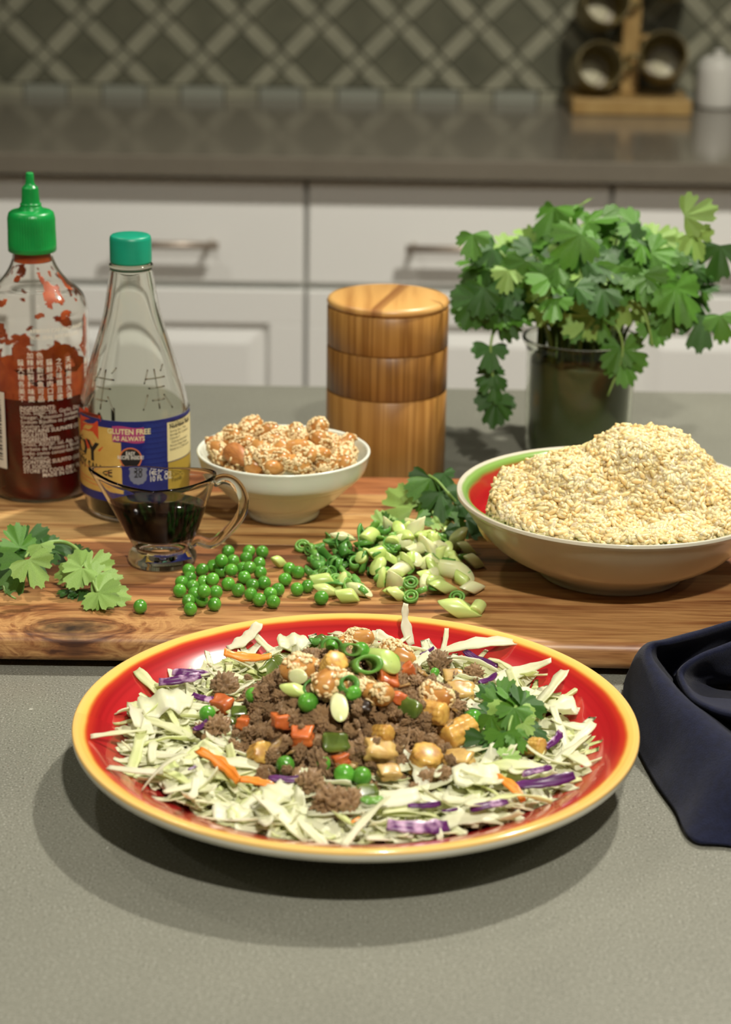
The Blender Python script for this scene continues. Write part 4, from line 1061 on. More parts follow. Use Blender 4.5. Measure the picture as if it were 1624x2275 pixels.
for i in range(34):                                              # the layer beneath
    a = rnd(0, 6.28); r = WR * 0.80 * math.sqrt(rnd(0, 1)); x, y = WC.x + r * math.cos(a), WC.y + r * math.sin(a)
    nut(Matrix.Translation((x, y, nut_h(x, y) - 0.0085 - rnd(0, 0.002))) @ Euler((rnd(-.6, .6), rnd(-.6, .6), rnd(0, 6.28))).to_matrix().to_4x4(), random.choice((0, 1, 2, 3)), 'sesame coated cashew in the lower layer of the white bowl', 'nuts in the white bowl')

# ------------------------------------------------------------------ rice
RC = Vector((R0.x, R0.y)); rrim = BZ + rz
def clip01(x): return max(0.0, min(1.0, x))
zsum = zat(R0, 968)
def rice_h(x, y):
    u = (x - RC.x) / RRr; v = (y - RC.y) / RRr; r = math.hypot(u, v)
    if r > 0.955: return -1
    wall = BZ + float(np.interp(r * RRr, [p[0] for p in reversed(pi_)], [p[1] for p in reversed(pi_)]))
    foot = rrim - 0.001
    e = (((u + 0.0) / 0.84) ** 2 + ((v + 0.30) / 0.70) ** 2)      # footprint of the heap
    edge = clip01((1.0 - e) / 0.16)
    edge = edge * edge * (3 - 2 * edge)
    H = zsum - foot
    m1 = math.exp(-((((u - 0.17) / 0.47) ** 2 + ((v - 0.0) / 0.48) ** 2) ** 2.0))
    m2 = 0.70 * math.exp(-((((u + 0.26) / 0.38) ** 2 + ((v + 0.12) / 0.5) ** 2) ** 1.5))
    m3 = 0.40 * math.exp(-((((u + 0.62) / 0.26) ** 2 + ((v + 0.1) / 0.4) ** 2) ** 1.5))
    m4 = 0.46 * math.exp(-((((u - 0.66) / 0.26) ** 2 + ((v + 0.15) / 0.45) ** 2) ** 1.5))
    h = foot + H * max(m1, m2, m3, m4, 0.06) + 0.0045 * noise.noise(Vector((u * 6, v * 6, 3))) + 0.002 * noise.noise(Vector((u * 17, v * 17, 1)))
    return wall - 0.004 + (max(h, wall) - wall + 0.004) * edge
def rice_mesh():
    rng = np.random.default_rng(5)
    NG = 11000
    # one grain, 8 sides by 5 rings
    b = ball(0.00158, 0.0037, 0.00146, 7, 6); bv = np.array(b.v); bf = b.f
    V, F = [], []
    k = 0
    while k < NG:
        u, v = rng.uniform(-0.97, 0.97, 2)
        x, y = RC.x + u * RRr, RC.y + v * RRr
        h = rice_h(x, y)
        if h < 0: continue
        r = math.hypot(u, v) * RRr
        wall = BZ + float(np.interp(r, [p[0] for p in reversed(pi_)], [p[1] for p in reversed(pi_)]))
        if h < wall + 0.0005: continue
        e = 0.002
        gx = (rice_h(x + e, y) - rice_h(x - e, y)) / (2 * e); gy = (rice_h(x, y + e) - rice_h(x, y - e)) / (2 * e)
        if abs(gx) > 6 or abs(gy) > 6: gx, gy = 0, 0
        if rng.random() > math.sqrt(1 + gx * gx + gy * gy) / 3.2: continue
        nrm = Vector((-gx, -gy, 1)).normalized()
        d = Vector(rng.normal(size=3))
        M = frame((x, y, h), nrm + Vector(rng.normal(size=3)) * 0.35, d)
        lift = rng.uniform(-0.0032, 0.0014)
        s = rng.uniform(0.85, 1.12)
        R = np.array(M.to_3x3()) * s
        o = np.array((x, y, h)) + np.array(nrm) * lift
        q = bv.copy(); q[:, 2] += 0.06 * (q[:, 1] ** 2) / 0.0034
        V.append(q @ R.T + o); n0 = k * len(bv)
        F += [tuple(i + n0 for i in f) for f in bf]
        k += 1
    g = G(); g.v = [tuple(p) for p in np.concatenate(V).tolist()]; g.f = F; g.m = [0] * len(F)
    # the packed mass beneath the loose surface grains
    n = 70; o = len(g.v); ok = {}
    for i in range(n + 1):
        for j in range(n + 1):
            x = RC.x + (i / n * 2 - 1) * RRr * 0.96; y = RC.y + (j / n * 2 - 1) * RRr * 0.96; h = rice_h(x, y)
            if h > 0: ok[(i, j)] = len(g.v); g.v.append((x, y, h - 0.0014))
    for i in range(n):
        for j in range(n):
            q = [(i, j), (i + 1, j), (i + 1, j + 1), (i, j + 1)]
            if all(a in ok for a in q): g.f.append(tuple(ok[a] for a in q)); g.m.append(0)
    return g
ri = part('cooked_rice', rice_mesh(), M_RICE)
tag(ri, 'heap of pale brown cooked rice in the red bowl', 'rice', None, 'stuff')

# ------------------------------------------------------------------ peas and chopped scallions on the board
pp = [(805, 800), (912, 800), (980, 803), (897, 835), (965, 862), (770, 848), (830, 850), (602, 898), (670, 895), (728, 875), (770, 902), (822, 897), (880, 888), (915, 885), (970, 908), (888, 935), (725, 945), (607, 938), (565, 960), (555, 1003), (622, 980), (680, 957), (805, 968), (857, 1000),
      (990, 962), (930, 975), (1062, 997), (1022, 1018), (922, 1022), (965, 1050), (1038, 1060), (633, 1018), (680, 1005), (742, 1010), (600, 1055), (668, 1052), (610, 1097), (735, 1073), (1098, 945), (1120, 890), (1165, 908), (1160, 995), (1215, 980), (1285, 1040)]
placed = []; RP = 0.0041
for px, py in sorted(pp, key=lambda q: -q[1]):
    X, Yp = 160 + px / 2.32, 880 + py / 2.32; z = BZ + RP
    p = at(X, Yp, z)
    for _ in range(60):
        if all((p - q).length > 2 * RP * 0.93 for q in placed) : break
        z += 0.0004; p = at(X, Yp, z)
    placed.append(p)
    if py == 1040: pea(p, 'single pea in front of the chopped scallions on the board', 'peas on the board', 1.06)
    elif px > 1090: pea(p, 'pea lying at the edge of the chopped scallion pile', 'peas on the board')
    else:
        spot = 'resting on top of the pea heap' if z > BZ + RP + 0.0015 else 'at the front of the pea heap' if py > 1030 else 'at the back of the pea heap' if py < 870 else 'on the sauce boat side of the pea heap' if px < 720 else 'on the scallion side of the pea heap' if px > 900 else 'in the middle of the pea heap'
        pea(p, 'green pea ' + spot + ' on the board', 'peas on the board')
pea(at(160 + 352 / 2.32, 880 + 1085 / 2.32, BZ + RP), 'single pea beside the tip of the cilantro sprig', 'peas on the board', 1.05)

SP = lambda x, y: (640 + x / 3.248, 1020 + y / 3.248)
SC0 = at(*SP(700, 730), BZ)
def sc_h(x, y):
    u = (x - SC0.x) / 0.048; v = (y - SC0.y) / 0.040
    return BZ + 0.0165 * max(0, 1 - u * u - v * v)
def on_board(px, py, lift=0.003): return march(px, py, lambda x, y: sc_h(x, y) + lift if sc_h(x, y) > BZ else BZ + lift, 0.9, 1.6)
lying = lambda: Euler((math.pi / 2 + rnd(-0.25, 0.25), rnd(-0.3, 0.3), rnd(0, 6.28))).to_matrix()
flatr = lambda: Euler((rnd(-0.4, 0.4), rnd(-0.4, 0.4), rnd(0, 6.28))).to_matrix()
big = [('white', 1170, 800, 2, -0.65, 1.3, 'long white scallion length lying at the side of the pile'), ('white', 1330, 925, 1, 0.9, 0.95, 'white scallion end curving down beside the pile'), ('white', 1340, 735, 0, 0.5, 1.15, 'round white scallion slice nearest the rice bowl'),
       ('white', 1290, 645, 0, 0.2, 1.1, 'white scallion slice at the back edge near the rice bowl'), ('pale', 1240, 1080, 1, 0.1, 1.55, 'large pale bias-cut scallion piece lying nearest the plate'), ('pale', 1370, 1070, 2, 1.2, 1.15, 'pale scallion slice leaning on the piece nearest the plate'),
       ('pale', 425, 985, 2, 0.0, 1.15, 'pale cylinder of scallion in front of the pile'), ('white', 510, 940, 1, -0.6, 0.8, 'slim white scallion sliver behind the pale cylinder'), ('pale', 280, 945, 1, 0.1, 1.0, 'pale scallion slice lying beside the peas'), ('pale', 255, 880, 2, 0.15, 1.3, 'pale green scallion length above the peas'),
       ('pale', 590, 555, 2, 1.1, 1.35, 'upright pale scallion slice at the back of the pile'), ('white', 400, 560, 1, 0.1, 0.7, 'white and green scallion slice at the back left of the pile'), ('pale', 840, 560, 1, 1.9, 1.25, 'broad yellow-green scallion slice at the back'),
       ('pale', 650, 680, 2, 0.5, 1.2, 'striped pale scallion length on top of the pile'), ('white', 960, 640, 2, 0.6, 0.9, 'white scallion length across the top of the pile'), ('white', 1060, 640, 2, 0.7, 0.85, 'white scallion length on the rice bowl side of the heap top'),
       ('pale', 790, 970, 0, 0.2, 1.15, 'pale green scallion chunk at the front of the pile'), ('pale', 960, 560, 3, 1.3, 1.1, 'pale scallion slice at the back beside the cilantro'), ('pale', 1060, 560, 3, 0.4, 1.15, 'pale scallion slice touching the chopped cilantro'),
       ('pale', 1120, 920, 1, 0.6, 1.2, 'pale scallion slice at the front near the rice bowl'), ('pale', 1010, 850, 0, 0.3, 1.2, 'pale scallion chunk in the middle front of the pile')]
for kind, x, y, i, yaw, s, lb in big:
    p = on_board(*SP(x, y), 0.0045)
    scallion(kind, p, lb, 'chopped scallions on the board', i, Euler((0, math.pi / 2 - 0.15, yaw)).to_matrix(), s)
for x, y, lb in ((100, 630, 'lone scallion piece behind the peas'), (1215, 1000, 'flat green scallion ring at the front near the pale pieces'), (880, 895, 'spiral green scallion ring facing forward'), (885, 995, 'small green scallion ring at the front edge')):
    scallion('green_ring', on_board(*SP(x, y), 0.0035), lb, 'chopped scallions on the board', 0, Euler((0.75, 0.1, rnd(-0.3, 0.3))).to_matrix(), 1.15)
scallion('pale', at(160 + 1065 / 2.32, 880 + 852 / 2.32, BZ + 0.0045), 'short green scallion piece lying among the peas', 'chopped scallions on the board', 0, Euler((0, math.pi / 2, 0.8)).to_matrix(), 1.0)
for i in range(150):
    x, y = rnd(90, 1360), rnd(480, 1040)
    e = ((x - 700) / 640) ** 2 + ((y - 740) / 270) ** 2
    if e > 1 or (520 < x < 640 and 830 < y < 930): continue
    if y > 960 and x < 700: continue
    t = (x - 200) / 1000 + rnd(-0.28, 0.28)
    kind = random.choice(('dark_ring', 'dark_ring', 'sliver', 'green_ring')) if t < 0.35 else random.choice(('green_ring', 'dark_ring', 'pale', 'sliver')) if t < 0.62 else random.choice(('pale', 'pale', 'white', 'green_ring'))
    lb = {'green_ring': 'green scallion ring in the chopped pile on the board', 'dark_ring': 'dark green scallion ring in the chopped pile on the board', 'sliver': 'curled green scallion sliver in the chopped pile on the board', 'pale': 'pale green scallion slice within the chopped pile on the board', 'white': 'white scallion slice within the chopped pile on the board'}[kind]
    spot = 'at the front of' if y > 900 else 'at the back of' if y < 580 else 'on the pea side of' if x < 400 else 'on the rice bowl side of' if x > 1000 else 'in the middle of'
    lb = lb.replace('within', 'in').replace('in the chopped pile on the board', spot + ' the chopped pile')
    scallion(kind, on_board(*SP(x, y), rnd(0.002, 0.005)), lb, 'chopped scallions on the board', None, rot_any() if rnd(0, 1) < 0.6 else flatr(), rnd(0.85, 1.2))
for i in range(45):                                              # beneath the pile's top layer
    a = rnd(0, 6.28); r = math.sqrt(rnd(0, 0.7)); x, y = SC0.x + 0.046 * r * math.cos(a), SC0.y + 0.036 * r * math.sin(a)
    z = BZ + 0.003 + max(0, sc_h(x, y) - BZ - 0.004) * rnd(0.2, 0.8)
    k = 'dark_ring' if x < SC0.x else 'pale'
    scallion(k, (x, y, z), 'dark green scallion ring under the top of the chopped pile' if k == 'dark_ring' else 'pale green scallion slice under the top of the chopped pile', 'chopped scallions on the board')

# ------------------------------------------------------------------ cilantro: sprig on the board, leaves behind the scallions, bunch in the jar
def stem_part(parent, pts, r0=0.0011, r1=0.0007, name='stem'):
    s = spline(pts, 5); n = len(s)
    return part(name, tube(s, [r0 + (r1 - r0) * i / (n - 1) for i in range(n)], 7), M_STEM, parent)
LP = lambda x, y: (x / 3.383, 1120 + y / 3.383)
S1 = at(*LP(500, 560), BZ)
sprig = empty('cilantro_sprig', (0, 0, 0)); tag(sprig, 'leafy cilantro sprig on the board in front of the soy bottle', 'cilantro')
def bp(x, y, h): return at(*LP(x, y), BZ + h)
up = Vector((0, -0.45, 0.9))
# (base x, base y, tip x, tip y, base height, tip height, tone, variant, width factor, tilt x)
def leaf_px(parent, bp_, tp_, tone, i, tilt=(0, -0.45, 0.9), grow=1.0):
    d = tp_ - bp_; tilt = Vector(tilt) + Vector((rnd(-.35, .35), rnd(-.15, .15), rnd(-.2, .2))); return leaf(parent, bp_, Vector(tilt), d, d.length * grow, tone, i)
for bx, by, tx, ty, hb, ht, tone, i, tl in [
    (150, 330, 130, 110, 0.022, 0.040, 'mid', 0, (0.1, -0.85, 0.5)), (180, 300, 270, 170, 0.020, 0.034, 'dark', 1, (0.2, -0.8, 0.6)), (190, 400, -20, 360, 0.018, 0.012, 'dark', 2, (-0.3, -0.4, 0.9)),
    (185, 420, 60, 690, 0.024, 0.004, 'mid', 3, (-0.2, -0.85, 0.5)), (215, 415, 310, 640, 0.028, 0.010, 'light', 0, (0.5, -0.7, 0.5)), (300, 300, 330, 460, 0.026, 0.014, 'light', 1, (-0.3, -0.7, 0.6)), (350, 320, 530, 380, 0.020, 0.012, 'dark', 2, (0, -0.6, 0.8)),
    (560, 370, 690, 400, 0.010, 0.006, 'dark', 3, (0.2, -0.6, 0.8)), (480, 400, 380, 470, 0.010, 0.003, 'dark', 0, (0, -0.5, 0.9)), (560, 640, 420, 680, 0.004, 0.002, 'dark', 1, (0, -0.3, 1)), (620, 640, 660, 720, 0.004, 0.002, 'dark', 2, (0, -0.3, 1)),
    (620, 480, 520, 660, 0.017, 0.004, 'light', 0, (-0.15, -0.75, 0.65)), (610, 470, 430, 560, 0.017, 0.006, 'light', 1, (-0.2, -0.7, 0.7)), (660, 490, 800, 460, 0.014, 0.010, 'light', 2, (0.1, -0.65, 0.75)), (690, 560, 900, 600, 0.012, 0.005, 'light', 3, (0.15, -0.6, 0.8)),
    (735, 660, 1000, 700, 0.008, 0.004, 'light', 1, (0.1, -0.55, 0.85)), (735, 665, 700, 790, 0.008, 0.002, 'light', 2, (0, -0.5, 0.85)), (740, 665, 880, 800, 0.008, 0.002, 'light', 0, (0, -0.55, 0.85))]:
    leaf_px(sprig, bp(bx, by, hb), bp(tx, ty, ht), tone, i, tl)
stem_part(sprig, [bp(340, 330, 0.020), bp(370, 290, 0.023), bp(480, 285, 0.022), bp(580, 340, 0.020), bp(630, 450, 0.017), bp(690, 560, 0.012), bp(735, 662, 0.008)], 0.0014, 0.0009)
stem_part(sprig, [bp(380, 300, 0.022), bp(440, 370, 0.014)], 0.0008, 0.0006); stem_part(sprig, [bp(630, 450, 0.017), bp(610, 475, 0.0165)], 0.0008, 0.0006)
stem_part(sprig, [bp(340, 330, 0.020), bp(280, 280, 0.020), bp(190, 400, 0.021)], 0.0012, 0.0008); stem_part(sprig, [bp(20, 580, 0.010), bp(40, 660, 0.006), bp(120, 712, 0.002)], 0.0008, 0.0006)

heap = empty('cilantro_leaf_heap', (0, 0, 0)); tag(heap, 'loose dark cilantro leaves behind the scallions by the rice bowl', 'cilantro')
def hp_(x, y, h): return at(*SP(x, y), BZ + h)
for bx, by, tx, ty, hb, ht, tone, i, tl in [
    (1020, 130, 940, 290, 0.030, 0.018, 'dark', 0, (-0.2, -0.9, 0.3)), (1030, 140, 1010, 400, 0.030, 0.006, 'mid', 1, (0.1, -0.9, 0.3)), (930, 200, 900, 300, 0.024, 0.014, 'light', 2, (-0.3, -0.8, 0.4)), (1100, 240, 1130, 420, 0.024, 0.006, 'dark', 3, (0.1, -0.85, 0.45)), (1120, 100, 1160, 200, 0.034, 0.026, 'dark', 0, (0.2, -0.8, 0.5)),
    (1180, 260, 1260, 370, 0.020, 0.010, 'mid', 1, (0.2, -0.8, 0.5)), (900, 350, 810, 330, 0.012, 0.006, 'light', 1, (-0.1, -0.6, 0.8)), (930, 420, 1010, 500, 0.010, 0.002, 'mid', 3, (0, -0.5, 0.85)), (1050, 420, 1160, 500, 0.010, 0.002, 'light', 2, (0.1, -0.5, 0.85)), (1200, 430, 1300, 470, 0.010, 0.003, 'mid', 0, (0.1, -0.5, 0.85)),
    (1280, 420, 1400, 480, 0.012, 0.003, 'dark', 2, (0.1, -0.6, 0.8)), (1290, 480, 1400, 560, 0.006, 0.002, 'dark', 1, (0, -0.4, 0.9)), (700, 480, 680, 400, 0.012, 0.020, 'mid', 0, (-0.1, -0.8, 0.5)), (760, 500, 880, 450, 0.010, 0.014, 'mid', 2, (0, -0.7, 0.7)), (700, 490, 690, 540, 0.012, 0.004, 'light', 3, (0, -0.7, 0.7)), (1130, 520, 1210, 610, 0.008, 0.002, 'dark', 3, (0, -0.6, 0.8)),
    (980, 300, 1000, 430, 0.016, 0.004, 'dark', 2, (0, -0.8, 0.5)), (1220, 330, 1320, 420, 0.016, 0.006, 'dark', 3, (0.2, -0.7, 0.6))]:
    leaf_px(heap, hp_(bx, by, hb), hp_(tx, ty, ht), tone, i, tl, 1.15)
stem_part(heap, [hp_(1015, 120, 0.030), hp_(1080, 160, 0.030), hp_(1150, 240, 0.026)]); stem_part(heap, [hp_(1150, 240, 0.026), hp_(1240, 340, 0.014), hp_(1350, 420, 0.008)])

# jar
G0 = at(1288, 1010, 0.0); G0.y = max(G0.y, yb1 + 0.046)
GR = 122 / FPX * depth(G0 + Vector((0, 0, 0.05))); G0.x = aty(1288, 850, G0.y).x
gz = zat(G0, 752)
jar = empty('glass_jar', (G0.x, G0.y, 0.0004)); tag(jar, 'clear glass jar full of stems holding the cilantro bunch', 'jar')
M_JAR = glass('jar_glass', (0.93, 0.97, 0.90, 1), 1.32)
M_WATER = glass('murky_water', rgb(84, 92, 60), 1.33); M_WATER.node_tree.nodes['Principled BSDF'].inputs['Transmission Weight'].default_value = 0.0; M_WATER.node_tree.nodes['Principled BSDF'].inputs['Roughness'].default_value = 0.4
go = smooth_prof([(GR * 0.86, 0.0), (GR * 0.93, 0.004), (GR * 0.96, 0.012), (GR * 0.98, gz * 0.5), (GR * 0.99, gz - 0.02), (GR * 1.0, gz - 0.008), (GR * 1.07, gz - 0.002), (GR * 1.08, gz)], 5)
part('jar_body', lathe([(0, 0.0005)] + go + [(GR * 1.05, gz + 0.0015), (GR * 1.02, gz)] + [(r - 0.0028, max(z, 0.005)) for r, z in reversed(go)] + [(0, 0.005)], 72), M_JAR, jar)
part('water', lathe([(0, 0.0054)] + [(r - 0.0031, max(z, 0.0054)) for r, z in go if z < gz * 0.84] + [(GR * 0.985 - 0.0031, gz * 0.84), (0, gz * 0.84)], 48), M_WATER, jar)
bunch = empty('cilantro_bunch', (G0.x, G0.y, 0.007)); tag(bunch, 'bushy bunch of fresh cilantro standing in the glass jar', 'cilantro')
M_STEMDK = pm('dark_stem', rgb(92, 112, 50), 0.5, rgb(70, 90, 36), scale=60)
BC = Vector((0, 0, zat(G0, 620))); bw = 285 / FPX * depth(G0 + Vector((0, 0, 0.1)))
random.seed(5)
tips = []
for i in range(36):
    a = 2.399 * i; r = math.sqrt((i + 0.5) / 36)
    tp = Vector((bw * 0.84 * r * math.cos(a), bw * 0.75 * r * math.sin(a), BC.z + 0.034 * (1 - r * r) - 0.006 * r + rnd(-0.014, 0.012)))
    b0 = Vector((GR * 0.82 * math.cos(a + 0.5) * r, GR * 0.82 * math.sin(a + 0.5) * r, rnd(0.0, 0.01)))
    mid = Vector((GR * 0.8 * r * math.cos(a), GR * 0.8 * r * math.sin(a), gz))
    s = spline([b0, (b0 + mid) / 2 + Vector((rnd(-.004, .004), rnd(-.004, .004), 0)), mid, (mid + tp) / 2 + Vector((0, 0, 0.006)), tp], 4)
    part('stem', tube(s, [0.0019 - 0.0011 * k / len(s) for k in range(len(s))], 6), M_STEM if i % 2 else M_STEMDK, bunch); tips.append(tp)
for i in range(44):                                              # more stem ends packed in the jar
    a = 2.399 * i + 1; r = math.sqrt((i + 0.5) / 44) * GR * 0.86
    q0 = Vector((r * math.cos(a), r * math.sin(a), rnd(0, 0.012))); q1 = Vector((r * 0.96 * math.cos(a + rnd(-.3, .3)), r * 0.96 * math.sin(a + rnd(-.3, .3)), gz + rnd(0.0, 0.02)))
    part('stem', tube([q0, (q0 + q1) / 2 + Vector((rnd(-.002, .002), rnd(-.002, .002), 0)), q1], [0.0022, 0.0020, 0.0016], 6), M_STEMDK, bunch)
for i, tp in enumerate(tips):
    for k in range(6):
        out = Vector((tp.x, tp.y, 0)); out = out.normalized() if out.length > 1e-4 else Vector((1, 0, 0))
        az = rnd(-1.9, 1.9) + k
        d = Matrix.Rotation(az, 3, 'Z') @ out; d = d * 0.8 + out * 0.5 + Vector((0, 0, rnd(-0.7, 0.35)))
        b = tp + d * 0.006 + Vector((rnd(-.01, .01), rnd(-.01, .01), rnd(-.026, .010)))
        nrm = Vector((0, -0.45, 0.75)) + out * rnd(0.2, 0.9) + Vector((rnd(-.5, .5), rnd(-.5, .5), rnd(-.3, .3)))
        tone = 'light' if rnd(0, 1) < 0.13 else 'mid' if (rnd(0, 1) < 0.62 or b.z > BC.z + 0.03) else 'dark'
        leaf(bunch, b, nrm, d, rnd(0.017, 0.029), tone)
def jp(px, py, dy=-0.03):
    p = aty(px, py, G0.y + dy); return Vector((p.x - G0.x, p.y - G0.y, p.z - 0.007))
LG = [((1290, 520), (1270, 555), 'mid', 0.036), ((1375, 590), (1385, 640), 'mid', 0.032), ((1380, 650), (1375, 710), 'light', 0.034), ((1225, 640), (1200, 710), 'light', 0.036), ((1170, 580), (1150, 620), 'mid', 0.030), ((1130, 600), (1120, 645), 'light', 0.022), ((1500, 640), (1540, 690), 'mid', 0.038), ((1520, 480), (1545, 470), 'light', 0.030), ((1540, 520), (1570, 560), 'light', 0.026),
      ((1600, 545), (1590, 630), 'dark', 0.032), ((1430, 610), (1440, 640), 'mid', 0.03), ((1280, 690), (1275, 750), 'mid', 0.03), ((1320, 690), (1330, 750), 'mid', 0.03), ((1560, 700), (1555, 770), 'dark', 0.034), ((1600, 700), (1610, 730), 'mid', 0.026), ((1480, 690), (1490, 760), 'mid', 0.026), ((1450, 720), (1470, 780), 'mid', 0.022),
      ((1050, 520), (1045, 580), 'mid', 0.024), ((1060, 660), (1040, 720), 'dark', 0.032), ((1110, 690), (1130, 740), 'dark', 0.03), ((1075, 640), (1060, 700), 'dark', 0.028),
      ((1090, 770), (1088, 830), 'dark', 0.024), ((1092, 830), (1060, 852), 'dark', 0.018), ((1095, 830), (1130, 855), 'dark', 0.018), ((1098, 845), (1110, 900), 'dark', 0.022), ((1103, 885), (1095, 955), 'dark', 0.028), ((1100, 890), (1120, 930), 'dark', 0.022),
      ((1378, 770), (1345, 820), 'mid', 0.028), ((1385, 780), (1430, 815), 'mid', 0.028), ((1380, 800), (1400, 870), 'mid', 0.026)]
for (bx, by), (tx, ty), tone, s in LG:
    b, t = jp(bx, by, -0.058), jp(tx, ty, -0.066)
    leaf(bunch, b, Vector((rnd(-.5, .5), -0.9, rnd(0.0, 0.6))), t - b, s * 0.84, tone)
stem_part(bunch, [jp(1150, 745, -0.03), jp(1105, 730, -0.05), jp(1090, 770, -0.058), jp(1095, 840, -0.058), jp(1103, 890, -0.058)], 0.0012, 0.0008)
stem_part(bunch, [jp(1330, 700, -0.04), jp(1372, 730, -0.06), jp(1382, 790, -0.06), jp(1350, 880, -0.06)], 0.0011, 0.0008)
stem_part(bunch, [jp(1390, 660, -0.06), jp(1430, 690, -0.064), jp(1450, 770, -0.064)], 0.0011, 0.0008)

# ------------------------------------------------------------------ food on the dinner plate
random.seed(33)
PC = Vector((D0.x, D0.y))
def mound_h(x, y):
    """top of the meat mound; -1 outside it"""
    u, v = (x - PC.x - (-0.004)) / PS, (y - PC.y - 0.002) / PS
    a = math.atan2(v, u); R = 0.074 + 0.005 * math.sin(3 * a + 1.0) + 0.003 * math.sin(7 * a)
    q = math.hypot(u, v) / R
    if q >= 1: return -1
    return 0.010 + 0.054 * (1 - q ** 1.7) ** 0.85 + 0.004 * noise.noise(Vector((x * 45, y * 45, 2)))
def cab_h(x, y):
    """top of the cabbage bed round it"""
    u, v = (x - PC.x) / PS, (y - PC.y) / PS; r = math.hypot(u, v)
    a = math.atan2(v, u); ro = 0.1195 + 0.006 * noise.noise(Vector((math.cos(a) * 2.2, math.sin(a) * 2.2, 5)))
    if r > ro: return -1
    base = PLATE_Z(r * PS)
    t = (r - 0.045) / (ro - 0.045); t = max(0.0, min(1.0, t))
    return base + 0.0225 * (1 - t ** 2.4) + 0.004 * noise.noise(Vector((x * 60, y * 60, 9)))
def food_h(x, y):
    r = math.hypot(x - PC.x, y - PC.y)
    return max(mound_h(x, y), cab_h(x, y), PLATE_Z(r) if r < PR else -1)
def onfood(px, py, lift=0.0):
    return march(px, py, lambda x, y: food_h(x, y) + lift, 0.75, 1.35, 1400)
def fnormal(p, e=0.004):
    h = lambda x, y: max(food_h(x, y), 0)
    gx = (h(p.x + e, p.y) - h(p.x - e, p.y)) / (2 * e); gy = (h(p.x, p.y + e) - h(p.x, p.y - e)) / (2 * e)
    return Vector((-max(-1.5, min(1.5, gx)), -max(-1.5, min(1.5, gy)), 1)).normalized()

# cabbage shreds
def shred_mesh(L, w, seed, mat, curl=0.6, th=0.0007, frill=0.0):
    rng = random.Random(seed); g = G(); n = 14; m = 3
    ang = rng.uniform(-0.4, 0.4); kv = rng.uniform(-curl, curl); kh = rng.uniform(-0.8, 0.8); tw = rng.uniform(-1.0, 1.0)
    x = y = z = 0; yaw = -kh / 2; pit = -kv / 2; C = []
    for i in range(n + 1):
        C.append((x, y, z, yaw, pit)); st = L / n
        x += st * math.cos(pit) * math.cos(yaw); y += st * math.cos(pit) * math.sin(yaw); z += st * math.sin(pit)
        yaw += kh / n; pit += kv / n
    cx, cy, cz = (sum(c[k] for c in C) / len(C) for k in range(3))
    ph = rng.uniform(0, 6); ph2 = rng.uniform(0, 6); tp = rng.uniform(0.15, 0.6)
    for side in (1, -1):
        for i, (X, Y, Zc, ya, pi2) in enumerate(C):
            t = i / n; ww = w / 2 * (tp + (1 - tp) * math.sin(math.pi * (0.08 + 0.84 * t)) ** 0.55) * (1 + 0.5 * noise.noise(Vector((t * 5 + ph, seed * 1.3, side * 0.1))))
            q = tw * (t - 0.5); nx, ny = -math.sin(ya), math.cos(ya)
            for j in range(m + 1):
                s = (j / m * 2 - 1)
                up = math.sin(q) * s * ww + 0.25 * ww * s * s + side * th / 2 + frill * ww * 1.5 * noise.noise(Vector((t * 4 + ph2, s * 1.2, seed)))
                g.v.append((X - cx + nx * s * ww * math.cos(q), Y - cy + ny * s * ww * math.cos(q), Zc - cz + up))
    K = (n + 1) * (m + 1)
    for i in range(n):
        for j in range(m):
            a = i * (m + 1) + j; b = a + m + 1
            g.f.append((a, b, b + 1, a + 1)); g.f.append((K + a + 1, K + b + 1, K + b, K + a))
        for a, fl in ((i * (m + 1), 0), (i * (m + 1) + m, 1)):
            b = a + m + 1
            g.f.append((a, K + a, K + b, b) if not fl else (b, K + b, K + a, a))
    for j in range(m):
        a = j; g.f.append((a, a + 1, K + a + 1, K + a)); a = n * (m + 1) + j; g.f.append((a + 1, a, K + a, K + a + 1))
    g.m = [0] * len(g.f)
    return mesh('cabbage_shred', g, [mat]) if mat else g
rg = random.Random(4)
SHW = [shred_mesh(rg.uniform(0.022, 0.044), rg.uniform(0.0034, 0.0082), 100 + i, M_CAB1, 1.6) for i in range(14)]
SHG = [shred_mesh(rg.uniform(0.020, 0.040), rg.uniform(0.0032, 0.0066), 200 + i, M_CAB2, 1.1, frill=0.35) for i in range(8)]
SHB = [shred_mesh(rg.uniform(0.018, 0.026), rg.uniform(0.011, 0.015), 300 + i, M_CAB1, 0.7, frill=0.3) for i in range(4)]
SHP = [shred_mesh(rg.uniform(0.014, 0.026), rg.uniform(0.0035, 0.0050), 400 + i, m, 1.2, th=0.0011) for i, m in enumerate((M_PURPLE, M_PURPLEDK, M_PURPLE, M_PURPLEDK))]
SHC = [shred_mesh(rg.uniform(0.022, 0.030), 0.0042, 500 + i, M_CARROT, 0.9, th=0.0016) for i in range(4)]
